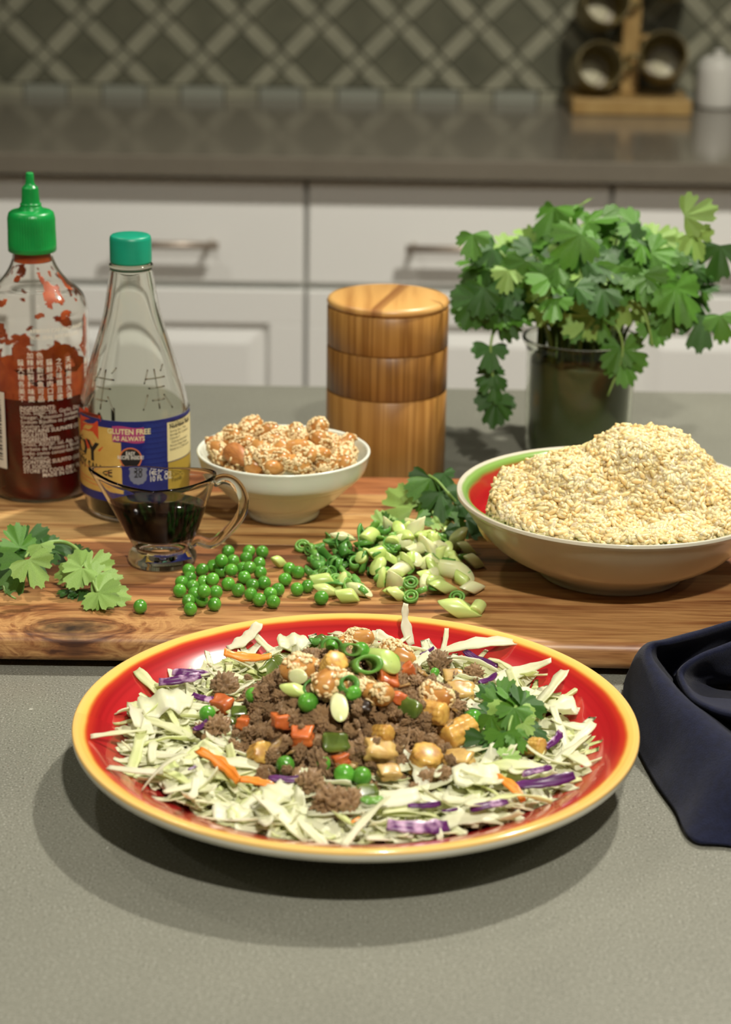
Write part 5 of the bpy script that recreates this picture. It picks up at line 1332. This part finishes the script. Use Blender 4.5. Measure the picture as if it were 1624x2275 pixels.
# the bed under the single shreds
bed = G()
parts_ = [(shred_mesh(rg.uniform(0.016, 0.034), rg.uniform(0.0040, 0.0080), 600 + i, None, 0.8)) for i in range(6)]
for i in range(1500):
    a = rnd(0, 6.2832); r = math.sqrt(rnd(0.03 ** 2, 0.111 ** 2)) * PS; x, y = PC.x + r * math.cos(a), PC.y + r * math.sin(a)
    ch = cab_h(x, y); bz = PLATE_Z(r)
    if ch < 0: continue
    z = bz + 0.0015 + max(0, ch - bz - 0.004) * math.sqrt(rnd(0, 1))
    s = random.choice(parts_); bed.add(s.v, s.f, 0 if rnd(0, 1) < 0.75 else 1, Matrix.Translation((x, y, z)) @ Euler((rnd(-.35, .35), rnd(-.3, .3), rnd(0, 6.28))).to_matrix().to_4x4())
bed.v = [(x, y, max(z, PLATE_Z(math.hypot(x - PC.x, y - PC.y)) + 0.0006)) for x, y, z in bed.v]
tag(part('shredded_cabbage', bed, [M_CAB1, M_CAB2]), 'tangled bed of pale shredded cabbage lying on the red plate', 'cabbage', None, 'stuff')
def where(p):
    d = Vector((p.x, p.y)) - PC; a = math.degrees(math.atan2(d.y, d.x))
    return 'at the plate front' if -125 < a < -55 else 'at the plate front toward the napkin' if -55 <= a < -20 else 'at the napkin side' if -20 <= a < 35 else 'at the board side' if 35 <= a < 145 else 'at the plate front opposite the napkin' if -160 < a <= -125 else 'at the side opposite the napkin'
def rest(me, M):
    """raise a piece until no corner of it sinks into the plate"""
    up_ = 0.0
    for v in list(me.vertices)[::5]:
        q = M @ v.co; r = math.hypot(q.x - PC.x, q.y - PC.y)
        if r < PR: up_ = max(up_, PLATE_Z(r) + 0.0008 - q.z)
    return Matrix.Translation((0, 0, up_)) @ M
def shred(me, p, tilt, yaw, label, roll=0.0, s=1.0):
    o = link('cabbage_shred', me, M=rest(me, Matrix.Translation(p) @ Matrix.Rotation(yaw, 4, 'Z') @ Euler((roll, tilt, 0)).to_matrix().to_4x4() @ Matrix.Scale(s, 4)))
    return tag(o, label, 'cabbage', 'cabbage shreds on the plate')
cnt = 0
while cnt < 250:
    a = rnd(0, 6.2832); r = math.sqrt(rnd(0.056 ** 2, 0.112 ** 2)) * PS; x, y = PC.x + r * math.cos(a), PC.y + r * math.sin(a)
    ch = cab_h(x, y)
    if ch < 0 or mound_h(x, y) > ch + 0.004: continue
    big = rnd(0, 1)
    me = random.choice(SHB) if big < 0.05 else random.choice(SHG) if big < 0.36 else random.choice(SHW)
    kind = 'broad white cabbage piece ' if big < 0.05 else 'yellow-green cabbage shred ' if big < 0.36 else 'thin white cabbage shred '
    p = Vector((x, y, ch + rnd(-0.004, 0.002)))
    slope = -0.35 if r > 0.095 * PS else 0.0
    yaw = rnd(0, 6.28)
    way = 'pointing outward ' if abs(math.cos(yaw - a)) > 0.7 else 'lying crosswise '
    shred(me, p, rnd(-.35, .35), yaw, kind + way + ('beside the meat ' if r < 0.085 * PS else 'by the rim ') + where(p), rnd(-.6, .6)); cnt += 1
for px, py, i, yaw, tilt, s, lb in [(371, 1569, 0, 0.3, -0.1, 1.35, 'large broad white cabbage leaf piece over the shreds'), (615, 1765, 1, 1.3, 0.1, 1.1, 'broad pale cabbage piece in front of the meat'), (1060, 1728, 2, 0.2, 0.0, 1.25, 'broad frilled cabbage piece in front of the corn'), (1250, 1575, 3, 0.9, 0.2, 1.05, 'broad curled cabbage piece beside the plate cilantro'), (655, 1430, 0, 0.1, 0.05, 0.9, 'broad cabbage piece behind the orange carrot shred')]:
    p = onfood(px, py, 0.004); shred(SHB[i], p, tilt, yaw, lb, 0.25, s)
for px, py, yaw, tilt, roll, s, lb in [(902, 1412, 1.9, -1.15, 0.3, 1.0, 'white cabbage shred standing up behind the nuts'), (985, 1435, 1.2, -0.9, 0.2, 0.75, 'pointed white cabbage shred rising at the plate back'), (1060, 1445, 0.1, -0.1, 0.2, 1.2, 'long white cabbage shred lying toward the plate back rim'), (545, 1424, 0.7, -0.45, 0.3, 0.9, 'pointed white shred sticking out toward the board'),
        (300, 1725, -0.15, 0.0, 0.2, 1.0, 'long white shred pointing outward at the plate edge'), (425, 1760, 1.5, 0.2, 0.1, 0.95, 'straight white shred hanging down at the front'), (1285, 1640, 0.8, -0.3, 0.3, 1.0, 'curled white shred reaching onto the bare red glaze'), (265, 1650, 0.1, -0.1, 0.2, 0.7, 'short white shred lying on bare red glaze'), (930, 1705, -1.0, 0.3, 0.4, 1.0, 'white shred leaning on the baby corn'),
        (810, 1790, 0.2, -0.1, 0.3, 1.25, 'long wavy white shred in front of the meat')]:
    shred(SHW[(px // 7) % 14], onfood(px, py, 0.003), tilt, yaw, lb, roll, s)
for px, py, k, yaw, s, lb in [(651, 1731, 1, 0.2, 0.9, 'dark purple cabbage curl below the meat'), (400, 1510, 0, 0.35, 1.15, 'white and purple striped cabbage shred at the plate left'), (425, 1496, 2, 0.2, 1.1, 'striped purple cabbage shred above the broad white piece'), (455, 1552, 0, -0.4, 0.8, 'purple cabbage shred beside the diced carrot'), (448, 1612, 1, 1.3, 0.7, 'dark purple shred beside the meat edge'),
        (1066, 1465, 1, -0.7, 0.9, 'dark purple cabbage piece at the back of the plate'), (1086, 1508, 1, 1.0, 0.7, 'dark purple cabbage piece beneath the white shreds'), (950, 1447, 3, 0.8, 0.5, 'small dark purple bit behind the meat'), (1232, 1643, 0, 1.1, 0.9, 'purple edged curl below the cilantro leaves'), (1212, 1737, 3, 0.22, 1.35, 'long bright purple cabbage strip near the napkin'), (1195, 1712, 2, 0.5, 0.9, 'curled purple and white shred above the purple strip'),
        (944, 1789, 3, 0.3, 0.75, 'dark purple flake on the front shreds'), (930, 1838, 0, 0.25, 1.5, 'long pink and purple shred at the plate front'), (1088, 1789, 2, 0.3, 1.0, 'lilac edged shred at the front right of the plate'), (1000, 1800, 3, 0.5, 0.4, 'tiny dark purple flake at the front'), (432, 1703, 3, 1.0, 0.4, 'tiny purple flake among the left shreds')]:
    o = shred(SHP[k], onfood(px, py, 0.0045), rnd(-.15, .15), yaw, lb, 0.7, s); o.name = 'purple_cabbage_shred'; o['group'] = 'purple cabbage on the plate'
for px, py, k, yaw, s, lb in [(550, 1459, 0, 0.0, 1.05, 'straight carrot shred behind the meat'), (490, 1700, 1, -0.95, 1.25, 'long bent carrot shred beside the meat front'), (565, 1738, 2, -0.3, 0.8, 'short carrot shred tucked below the meat'), (1134, 1749, 3, -1.1, 0.95, 'carrot shred in front of the cilantro on the plate'), (794, 1821, 2, 0.8, 0.3, 'tiny carrot bit at the plate front')]:
    o = link('carrot_shred', SHC[k], M=Matrix.Translation(onfood(px, py, 0.005)) @ Euler((0.5, 0.05, yaw)).to_matrix().to_4x4() @ Matrix.Scale(s, 4)); tag(o, lb, 'carrot', 'carrot shreds on the plate')

# browned meat: packed mound below, single crumbles over it
def crumble(seed, sub=5):
    v, f = icoball(sub); g = G(); o = Vector((seed * 7.7, seed * 3.3, seed)); ax = Vector((rg.uniform(0.8, 1.25), rg.uniform(0.75, 1.1), rg.uniform(0.6, 0.85)))
    for p in v:
        q = p + noise.noise_vector(p * 1.3 + o) * 0.35
        d, _ = noise.voronoi(q * 3.4 + o); d2, _ = noise.voronoi(q * 7.5 + o)
        r = 1.0 + 0.28 * noise.noise(p * 1.2 + o) + 0.75 * (0.40 - d[0]) + 0.28 * (0.4 - d2[0]) + 0.06 * noise.noise(p * 9 + o)
        g.v.append(tuple(Vector((p.x * ax.x, p.y * ax.y, p.z * ax.z)) * r))
    g.f = f; g.m = [0] * len(f); return mesh('beef_crumble', g, [M_BEEF])
CRUMB = [crumble(i + 1) for i in range(8)]
g = G(); n = 150; ok = {}
for i in range(n + 1):
    for j in range(n + 1):
        x = PC.x + (i / n * 2 - 1) * 0.088 * PS; y = PC.y + (j / n * 2 - 1) * 0.088 * PS; h = mound_h(x, y)
        if h > 0:
            d, _ = noise.voronoi(Vector((x * 260, y * 260, h * 260)))
            ok[(i, j)] = len(g.v); g.v.append((x, y, h - 0.005 + 0.005 * (0.5 - d[0])))
for i in range(n):
    for j in range(n):
        q = [(i, j), (i + 1, j), (i + 1, j + 1), (i, j + 1)]
        if all(a in ok for a in q): g.f.append(tuple(ok[a] for a in q)); g.m.append(0)
tag(part('ground_beef', g, M_BEEF), 'packed mound of browned ground beef at the plate centre', 'ground beef', None, 'stuff')
def beef(p, s, label='crumble of browned ground beef on the plate mound'):
    o = link('beef_crumble', random.choice(CRUMB)); o.matrix_local = Matrix.Translation(p) @ rot_any() @ Matrix.Diagonal((s * rnd(0.85, 1.2), s * rnd(0.85, 1.15), s * rnd(0.8, 1.1), 1))
    return tag(o, label, 'ground beef', 'beef crumbles on the plate')
pieces = []                                                     # centres kept clear for the diced vegetables
for i in range(285):
    a = 2.39996 * i; r = 0.076 * math.sqrt((i + 0.5) / 285) * PS
    x, y = PC.x - 0.004 + r * math.cos(a) + rnd(-.003, .003), PC.y + 0.002 + r * math.sin(a) + rnd(-.003, .003)
    h = mound_h(x, y)
    if h < 0: h = cab_h(x, y)
    if h < 0: continue
    beef(Vector((x, y, h - 0.001 + rnd(-.002, .001))), rnd(0.0030, 0.0056), 'beef crumble ' + ('high on the mound ' if h > 0.045 else 'low on the mound ') + where(Vector((x, y, h))))
for px, py, s, lb in [(480, 1620, 0.0095, 'large rounded beef crumble at the mound edge by the cabbage'), (740, 1785, 0.0095, 'large beef crumble slipping to the plate front'), (690, 1740, 0.0075, 'beef crumble above the front most crumble'), (500, 1530, 0.0080, 'beef crumble beside the purple shred'), (975, 1475, 0.0085, 'large beef crumble at the back beside the nuts'), (1050, 1500, 0.0070, 'beef crumble beside the white shreds at back'), (780, 1790, 0.0070, 'beef crumble lying on the front shreds'), (585, 1730, 0.0045, 'small beef crumble beside the carrot shred'), (990, 1720, 0.0045, 'small beef crumble under the baby corn'), (710, 1700, 0.007, 'beef crumble beside the front peas')]:
    beef(onfood(px, py, 0.003), s, lb)

# diced vegetables, nuts and greens on top
def piece(name, me, px, py, R, label, cat, group, lift=0.004, s=1.0):
    o = link(name, me, M=Matrix.Translation(onfood(px, py, lift)) @ R.to_matrix().to_4x4() @ Matrix.Scale(s, 4)); return tag(o, label, cat, group)
CARD = [mesh('carrot_dice', rblock(0.0092, 0.0078, 0.0066, 5, 0.20, i + 1, 0.13), [M_CARROTC]) for i in range(3)]
for i, (px, py, s, lb) in enumerate([(859, 1514, 1.25, 'large carrot dice behind the curved cashew'), (884, 1552, 0.95, 'carrot dice beside the green pepper'), (625, 1601, 1.05, 'carrot dice on the meat above another carrot dice'), (671, 1637, 1.15, 'carrot dice in the middle front of the mound'), (494, 1566, 1.15, 'carrot dice at the mound edge beside the purple shred'), (544, 1606, 0.9, 'carrot dice half buried in the meat'), (756, 1690, 0.95, 'carrot dice just above the front peas'), (903, 1490, 0.9, 'carrot dice shaded beneath the top cashew')]):
    piece('carrot_dice', CARD[i % 3], px, py, Euler((rnd(-.5, .5), rnd(-.5, .5), rnd(0, 3))), lb, 'carrot', 'diced carrots on the plate', 0.0018, s * 0.95)
def corn_mesh(R, L, seed):
    g = G(); n, seg = 26, 48
    for i in range(n + 1):
        t = i / n; z = (t - 0.5) * L; rb = R * (1 - 0.10 * t) * (1 - max(0, abs(2 * t - 1) - 0.85) * 1.6)
        for k in range(seg):
            a = 2 * math.pi * k / seg
            row = abs(math.sin(a * 5)) ** 0.6; kn = abs(math.sin(z / 0.0011 * 1.2 + (math.pi / 2 if int(a * 5 / math.pi) % 2 else 0))) ** 0.6
            rr = rb * (0.88 + 0.13 * row * (0.45 + 0.55 * kn))
            g.v.append((rr * math.cos(a), rr * math.sin(a), z))
    for i in range(n):
        for k in range(seg):
            j = (k + 1) % seg; g.f.append((i * seg + k, i * seg + j, (i + 1) * seg + j, (i + 1) * seg + k))
    g.f.append(tuple(reversed(range(seg)))); g.f.append(tuple(n * seg + k for k in range(seg))); g.m = [0] * len(g.f)
    return mesh('baby_corn_piece', g, [M_CORN])
CORN = [corn_mesh(0.0052, 0.011, 1), corn_mesh(0.0062, 0.015, 2), corn_mesh(0.0092, 0.014, 3)]
for px, py, k, rot, s, lb in [(850, 1630, 0, (1.2, 0.5, 0.6), 1.0, 'small knobbly baby corn tip in the middle of the mound'), (960, 1583, 1, (1.45, 0.0, 1.0), 1.1, 'baby corn length below the sesame cashew'), (1018, 1628, 1, (1.4, 0.2, 2.2), 1.35, 'baby corn length beside the cilantro pea'), (945, 1690, 2, (0.35, 0.1, 0.3), 1.0, 'thick ridged baby corn round at the mound front'), (1186, 1658, 1, (1.3, 0.3, 0.8), 0.85, 'baby corn piece under the edge of the cilantro'), (742, 1478, 2, (0.5, 0.3, 0.2), 0.8, 'round baby corn slice beneath the sesame cashews'), (580, 1675, 2, (0.9, 0.2, 0.4), 0.75, 'baby corn chunk half buried in the meat')]:
    piece('baby_corn_piece', CORN[k], px, py, Euler(rot), lb, 'baby corn', 'baby corn on the plate', 0.0030, s * 0.92)
CHN = [mesh('chestnut_piece', rblock(0.0125, 0.009, 0.006, 5, 0.22, i + 5, 0.16), [M_CHESTNUT]) for i in range(3)]
for i, (px, py, s, lb) in enumerate([(842, 1667, 1.35, 'large golden chestnut wedge below the small corn'), (864, 1716, 0.9, 'pale yellow chestnut piece above the leaning shred'), (1018, 1690, 1.25, 'golden chestnut cube beside the thick corn round'), (1022, 1535, 1.2, 'chestnut piece at the back beside the cilantro'), (1008, 1505, 0.95, 'chestnut piece behind another near the beef')]):
    piece('chestnut_piece', CHN[i % 3], px, py, Euler((rnd(0.2, 0.9), rnd(-.3, .3), rnd(-.5, .5))), lb, 'water chestnut', 'water chestnuts on the plate', 0.0022, s * 0.9)
PEP = [mesh('green_pepper_piece', rblock(0.011, 0.008, 0.0032, 4, 0.4, i + 9, 0.12), [M_PEPPER]) for i in range(3)]
for i, (px, py, s, rot, lb) in enumerate([(909, 1571, 1.05, (1.0, 0.2, -0.5), 'green pepper piece between carrot dice and baby corn'), (745, 1650, 1.2, (0.7, 0.2, 0.3), 'dark green pepper piece in the mound centre'), (531, 1580, 0.7, (0.6, 0, 0.1), 'small celery piece beside the carrot dice'), (600, 1488, 1.1, (0.8, -0.5, 0.8), 'green pepper strip at the back left of the mound'), (625, 1478, 1.0, (0.9, 0.4, -0.4), 'green pepper curl behind the sesame cashew'), (815, 1759, 0.9, (0.8, 0, 0.2), 'green pepper piece below the front peas'), (709, 1432, 1.1, (0.6, -0.4, 0.8), 'green pepper strip near the top of the mound'), (520, 1600, 0.6, (0.4, 0.1, 0.9), 'little celery bit above the buried carrot')]):
    piece('green_pepper_piece', PEP[i % 3], px, py, Euler(rot), lb, 'green pepper', 'green pepper on the plate', 0.0035, s)
ONI = [mesh('onion_piece', rblock(0.010, 0.008, 0.0022, 4, 0.5, i + 19, 0.15), [M_ONION]) for i in range(3)]
for i in range(26):
    a = rnd(0, 6.28); r = 0.068 * math.sqrt(rnd(0.02, 1)) * PS; x, y = PC.x + r * math.cos(a), PC.y + r * math.sin(a)
    if mound_h(x, y) < 0: continue
    o = link('onion_piece', ONI[i % 3], M=Matrix.Translation((x, y, mound_h(x, y) + 0.002)) @ Euler((rnd(-.8, .8), rnd(-.8, .8), rnd(0, 6))).to_matrix().to_4x4() @ Matrix.Scale(rnd(0.6, 1.0), 4)); tag(o, 'translucent cooked onion piece mixed into the meat mound', 'onion', 'cooked onion on the plate')
piece('mushroom_piece', mesh('mushroom_piece', rblock(0.012, 0.006, 0.004, 4, 0.45, 41, 0.2), [M_MUSH]), 798, 1566, Euler((0.5, 0.1, -0.4)), 'dark glossy mushroom piece beside the curved cashew', 'mushroom', None, 0.003)
for px, py, s, lb in [(802, 1447, 1.15, 'pea near the top of the mound beside pale scallion'), (684, 1561, 1.25, 'pea below the green scallion on the mound'), (785, 1541, 1.0, 'pea beside the curved cashew'), (872, 1468, 0.95, 'pea under the top cashew'), (561, 1544, 0.95, 'pea on the beef at the mound back left'), (461, 1585, 1.05, 'pea beside the purple shred at the mound edge'), (634, 1699, 1.1, 'pea above the dark purple curl'), (716, 1696, 1.0, 'pea half covered by beef beside the carrot dice'), (765, 1721, 1.25, 'front pea of the pair, left one'), (804, 1725, 1.15, 'front pea of the pair, right one'), (1051, 1597, 1.2, 'pea tucked beside the plate cilantro'), (966, 1493, 0.6, 'small pea on the back beef crumble'), (740, 1432, 1.0, 'pea at the mound top behind the sesame cashew'), (1001, 1541, 0.55, 'small green bit above the baby corn')]:
    pea(onfood(px, py, 0.0042), lb, 'peas on the plate', s)
for px, py, k, rot, s, lb in [(800, 1410, 0, (0.9, -0.3, -0.6), 1.0, 'sesame cashew at the very top of the mound'), (762, 1426, 1, (1.1, 0.2, 1.2), 0.85, 'small sesame cashew beside the topmost cashew'), (890, 1446, 0, (0.9, 0.2, -0.7), 1.2, 'sesame cashew lying behind the pale scallion'), (668, 1475, 1, (0.8, 0.0, 0.2), 1.25, 'sesame covered cashew above the white scallion square'), (738, 1503, 3, (0.9, 0.3, 0.8), 1.3, 'big cashew thickly covered with sesame seeds'), (831, 1538, 4, (1.1, 0.1, 2.6), 1.25, 'curved golden cashew facing forward'), (971, 1540, 2, (0.8, 0.1, -0.7), 1.15, 'sesame cashew lying above the baby corn')]:
    p = onfood(px, py, 0.006); nut(Matrix.Translation(p) @ Euler(rot).to_matrix().to_4x4() @ Matrix.Scale(s, 4), k, lb, 'cashews on the plate')
for kind, px, py, i, rot, s, lb in [('white', 661, 1503, 0, (1.2, 0.1, 0.1), 0.95, 'white scallion square on the mound below a cashew'), ('pale', 656, 1534, 1, (0.5, 1.3, 0.3), 0.9, 'pale green scallion slice under the white square'), ('white', 753, 1568, 1, (0.3, 1.4, -1.2), 1.0, 'white oblong scallion slice on the mound front'), ('pale', 850, 1468, 2, (0.3, 1.3, -0.6), 1.6, 'long pale scallion slice across the mound top'), ('green_ring', 812, 1478, 2, (1.0, 0.3, 0.4), 1.5, 'big curled green scallion ring on the mound top'), ('sliver', 712, 1424, 1, (0.8, 0.2, 0.8), 1.1, 'dark green scallion strip at the mound top'), ('dark_ring', 735, 1437, 3, (1.2, 0.2, 0.3), 1.0, 'dark green scallion curl beside the top cashews'), ('dark_ring', 700, 1530, 2, (0.8, 0.2, 0.1), 1.2, 'dark green scallion ring behind the mound pea'), ('dark_ring', 772, 1522, 0, (0.9, 0.2, 1.0), 1.1, 'dark green ring below the big green curl'), ('green_ring', 778, 1443, 2, (1.3, 0.2, 0.5), 1.0, 'green scallion ring beside the mound top pea'), ('sliver', 826, 1778, 2, (0.4, 0.1, 0.2), 0.9, 'green scallion sliver on the front shreds')]:
    scallion(kind, onfood(px, py, 0.006), lb, 'scallions on the plate', i, Euler(rot).to_matrix(), s)
for i in range(46):                                              # crumbs sitting over and between the diced pieces
    px, py = rnd(520, 1030), rnd(1490, 1720)
    p = onfood(px, py, 0.004)
    if mound_h(p.x, p.y) > 0: beef(p, rnd(0.0020, 0.0034), 'small beef crumb atop the mound ' + where(p))
# cilantro on the plate
CPX = lambda x, y: (900 + x / 3.007, 1360 + y / 3.007)
pcil = empty('plate_cilantro', (0, 0, 0)); tag(pcil, 'fresh cilantro leaves garnishing the side of the meat mound', 'cilantro')
c0 = onfood(*CPX(680, 680), 0.0)
def cp(x, y, h):
    p = onfood(*CPX(x, y), h); return p
for bx, by, tx, ty, hb, ht, tone, i, tl in [
      (640, 620, 690, 450, 0.008, 0.016, 'mid', 0, (0.1, -0.75, 0.6)), (650, 610, 545, 560, 0.009, 0.006, 'dark', 1, (-0.3, -0.6, 0.7)), (720, 610, 860, 530, 0.010, 0.012, 'mid', 2, (0.3, -0.5, 0.8)), (770, 620, 880, 660, 0.010, 0.004, 'dark', 3, (0.4, -0.6, 0.6)),
      (560, 680, 400, 625, 0.007, 0.005, 'dark', 1, (0, -0.4, 0.9)), (700, 640, 590, 770, 0.016, 0.010, 'light', 2, (-0.3, -0.8, 0.5)), (730, 640, 700, 800, 0.018, 0.010, 'mid', 0, (0.2, -0.9, 0.4)), (770, 650, 930, 745, 0.016, 0.012, 'light', 3, (0.4, -0.6, 0.7)),
      (570, 690, 500, 830, 0.012, 0.006, 'mid', 3, (-0.4, -0.8, 0.4)), (730, 800, 800, 940, 0.013, 0.004, 'mid', 1, (0.3, -0.6, 0.7)), (650, 810, 640, 960, 0.014, 0.006, 'mid', 2, (-0.2, -0.9, 0.3)), (590, 810, 545, 950, 0.009, 0.004, 'dark', 0, (-0.3, -0.7, 0.6)),
      (830, 770, 960, 850, 0.010, 0.005, 'dark', 1, (0.3, -0.6, 0.7)), (650, 970, 730, 1000, 0.006, 0.003, 'light', 2, (0.1, -0.5, 0.8)), (790, 740, 850, 820, 0.014, 0.009, 'light', 0, (0.3, -0.8, 0.4)), (540, 850, 530, 1000, 0.005, 0.002, 'dark', 3, (-0.1, -0.8, 0.5))]:
    leaf_px(pcil, cp(bx, by, hb), cp(tx, ty, ht), tone, i, Vector(tl), 1.05)
stem_part(pcil, [cp(740, 630, 0.016), cp(700, 740, 0.014), cp(690, 810, 0.013)], 0.0009, 0.0006)

# ------------------------------------------------------------------ navy napkin
M_NAVY = pm('navy_knit_cloth', rgb(19, 24, 48), 0.9, rgb(14, 18, 38), scale=300, bump=0.35, bscale=1800, sheen=0.08, spec=0.2)
# rows of the folded cloth, outer hem first: (pixel x, pixel y, height) along the same eight stations
ROWS = [
 [(1950, 1330, 0.024), (1650, 1392, 0.024), (1500, 1436, 0.024), (1418, 1470, 0.016), (1388, 1530, 0.002), (1402, 1625, 0.002), (1452, 1730, 0.002), (1500, 1800, 0.002), (1540, 1868, 0.002), (1640, 1882, 0.002), (1950, 1950, 0.002)],
 [(1950, 1300, 0.050), (1650, 1378, 0.046), (1500, 1420, 0.043), (1428, 1440, 0.036), (1405, 1510, 0.022), (1430, 1600, 0.017), (1490, 1690, 0.014), (1535, 1750, 0.013), (1580, 1815, 0.010), (1680, 1850, 0.008), (1950, 1900, 0.008)],
 [(1950, 1296, 0.058), (1650, 1376, 0.053), (1510, 1420, 0.050), (1448, 1432, 0.046), (1440, 1470, 0.041), (1480, 1530, 0.037), (1540, 1590, 0.034), (1590, 1630, 0.032), (1640, 1680, 0.030), (1720, 1750, 0.027), (1950, 1850, 0.022)],
 [(1950, 1330, 0.046), (1660, 1400, 0.042), (1540, 1440, 0.038), (1475, 1455, 0.035), (1466, 1478, 0.030), (1500, 1528, 0.026), (1560, 1580, 0.022), (1610, 1615, 0.021), (1660, 1660, 0.020), (1740, 1720, 0.018), (1950, 1820, 0.014)],
 [(1950, 1370, 0.024), (1680, 1440, 0.024), (1560, 1480, 0.024), (1505, 1496, 0.020), (1500, 1515, 0.012), (1530, 1556, 0.008), (1580, 1590, 0.008), (1630, 1610, 0.008), (1680, 1640, 0.008), (1760, 1690, 0.007), (1950, 1780, 0.006)],
 [(1950, 1330, 0.056), (1680, 1410, 0.050), (1580, 1446, 0.047), (1530, 1470, 0.044), (1510, 1500, 0.038), (1530, 1545, 0.034), (1570, 1575, 0.033), (1620, 1590, 0.034), (1680, 1600, 0.036), (1760, 1625, 0.036), (1950, 1690, 0.034)],
 [(1950, 1380, 0.040), (1720, 1450, 0.036), (1610, 1480, 0.034), (1560, 1494, 0.030), (1540, 1515, 0.026), (1552, 1540, 0.024), (1585, 1558, 0.024), (1630, 1566, 0.024), (1690, 1576, 0.026), (1770, 1596, 0.026), (1950, 1650, 0.024)],
 [(1950, 1440, 0.024), (1760, 1490, 0.024), (1680, 1505, 0.024), (1640, 1512, 0.022), (1610, 1520, 0.012), (1615, 1530, 0.008), (1640, 1536, 0.008), (1680, 1540, 0.008), (1720, 1548, 0.008), (1800, 1560, 0.008), (1950, 1600, 0.008)]]
grid = [spline([tuple(at(x, y, z)) for x, y, z in row], 7) for row in ROWS]
cols_ = [spline([grid[r][c] for r in range(len(grid))], 6) for c in range(len(grid[0]))]
g = G(); nr_ = len(cols_[0])
for c, col in enumerate(cols_):
    for r, (x, y, z) in enumerate(col):
        w = min(1.0, r / 4) 
        lowest = BZ + 0.002 if y > yb0 + 0.002 else 0.0016
        g.v.append((x, y, max(lowest, z + 0.0012 * w * noise.noise(Vector((x * 55, y * 55, z * 55)))))) 
for c in range(len(cols_) - 1):
    for r in range(nr_ - 1):
        a = c * nr_ + r; g.f.append((a, a + nr_, a + nr_ + 1, a + 1)); g.m.append(0)
nap = part('cloth_napkin', g, M_NAVY)
so = nap.modifiers.new('thickness', 'SOLIDIFY'); so.thickness = 0.0018; so.offset = 0
tag(nap, 'dark navy cloth napkin lying in folds beside the plate', 'napkin')
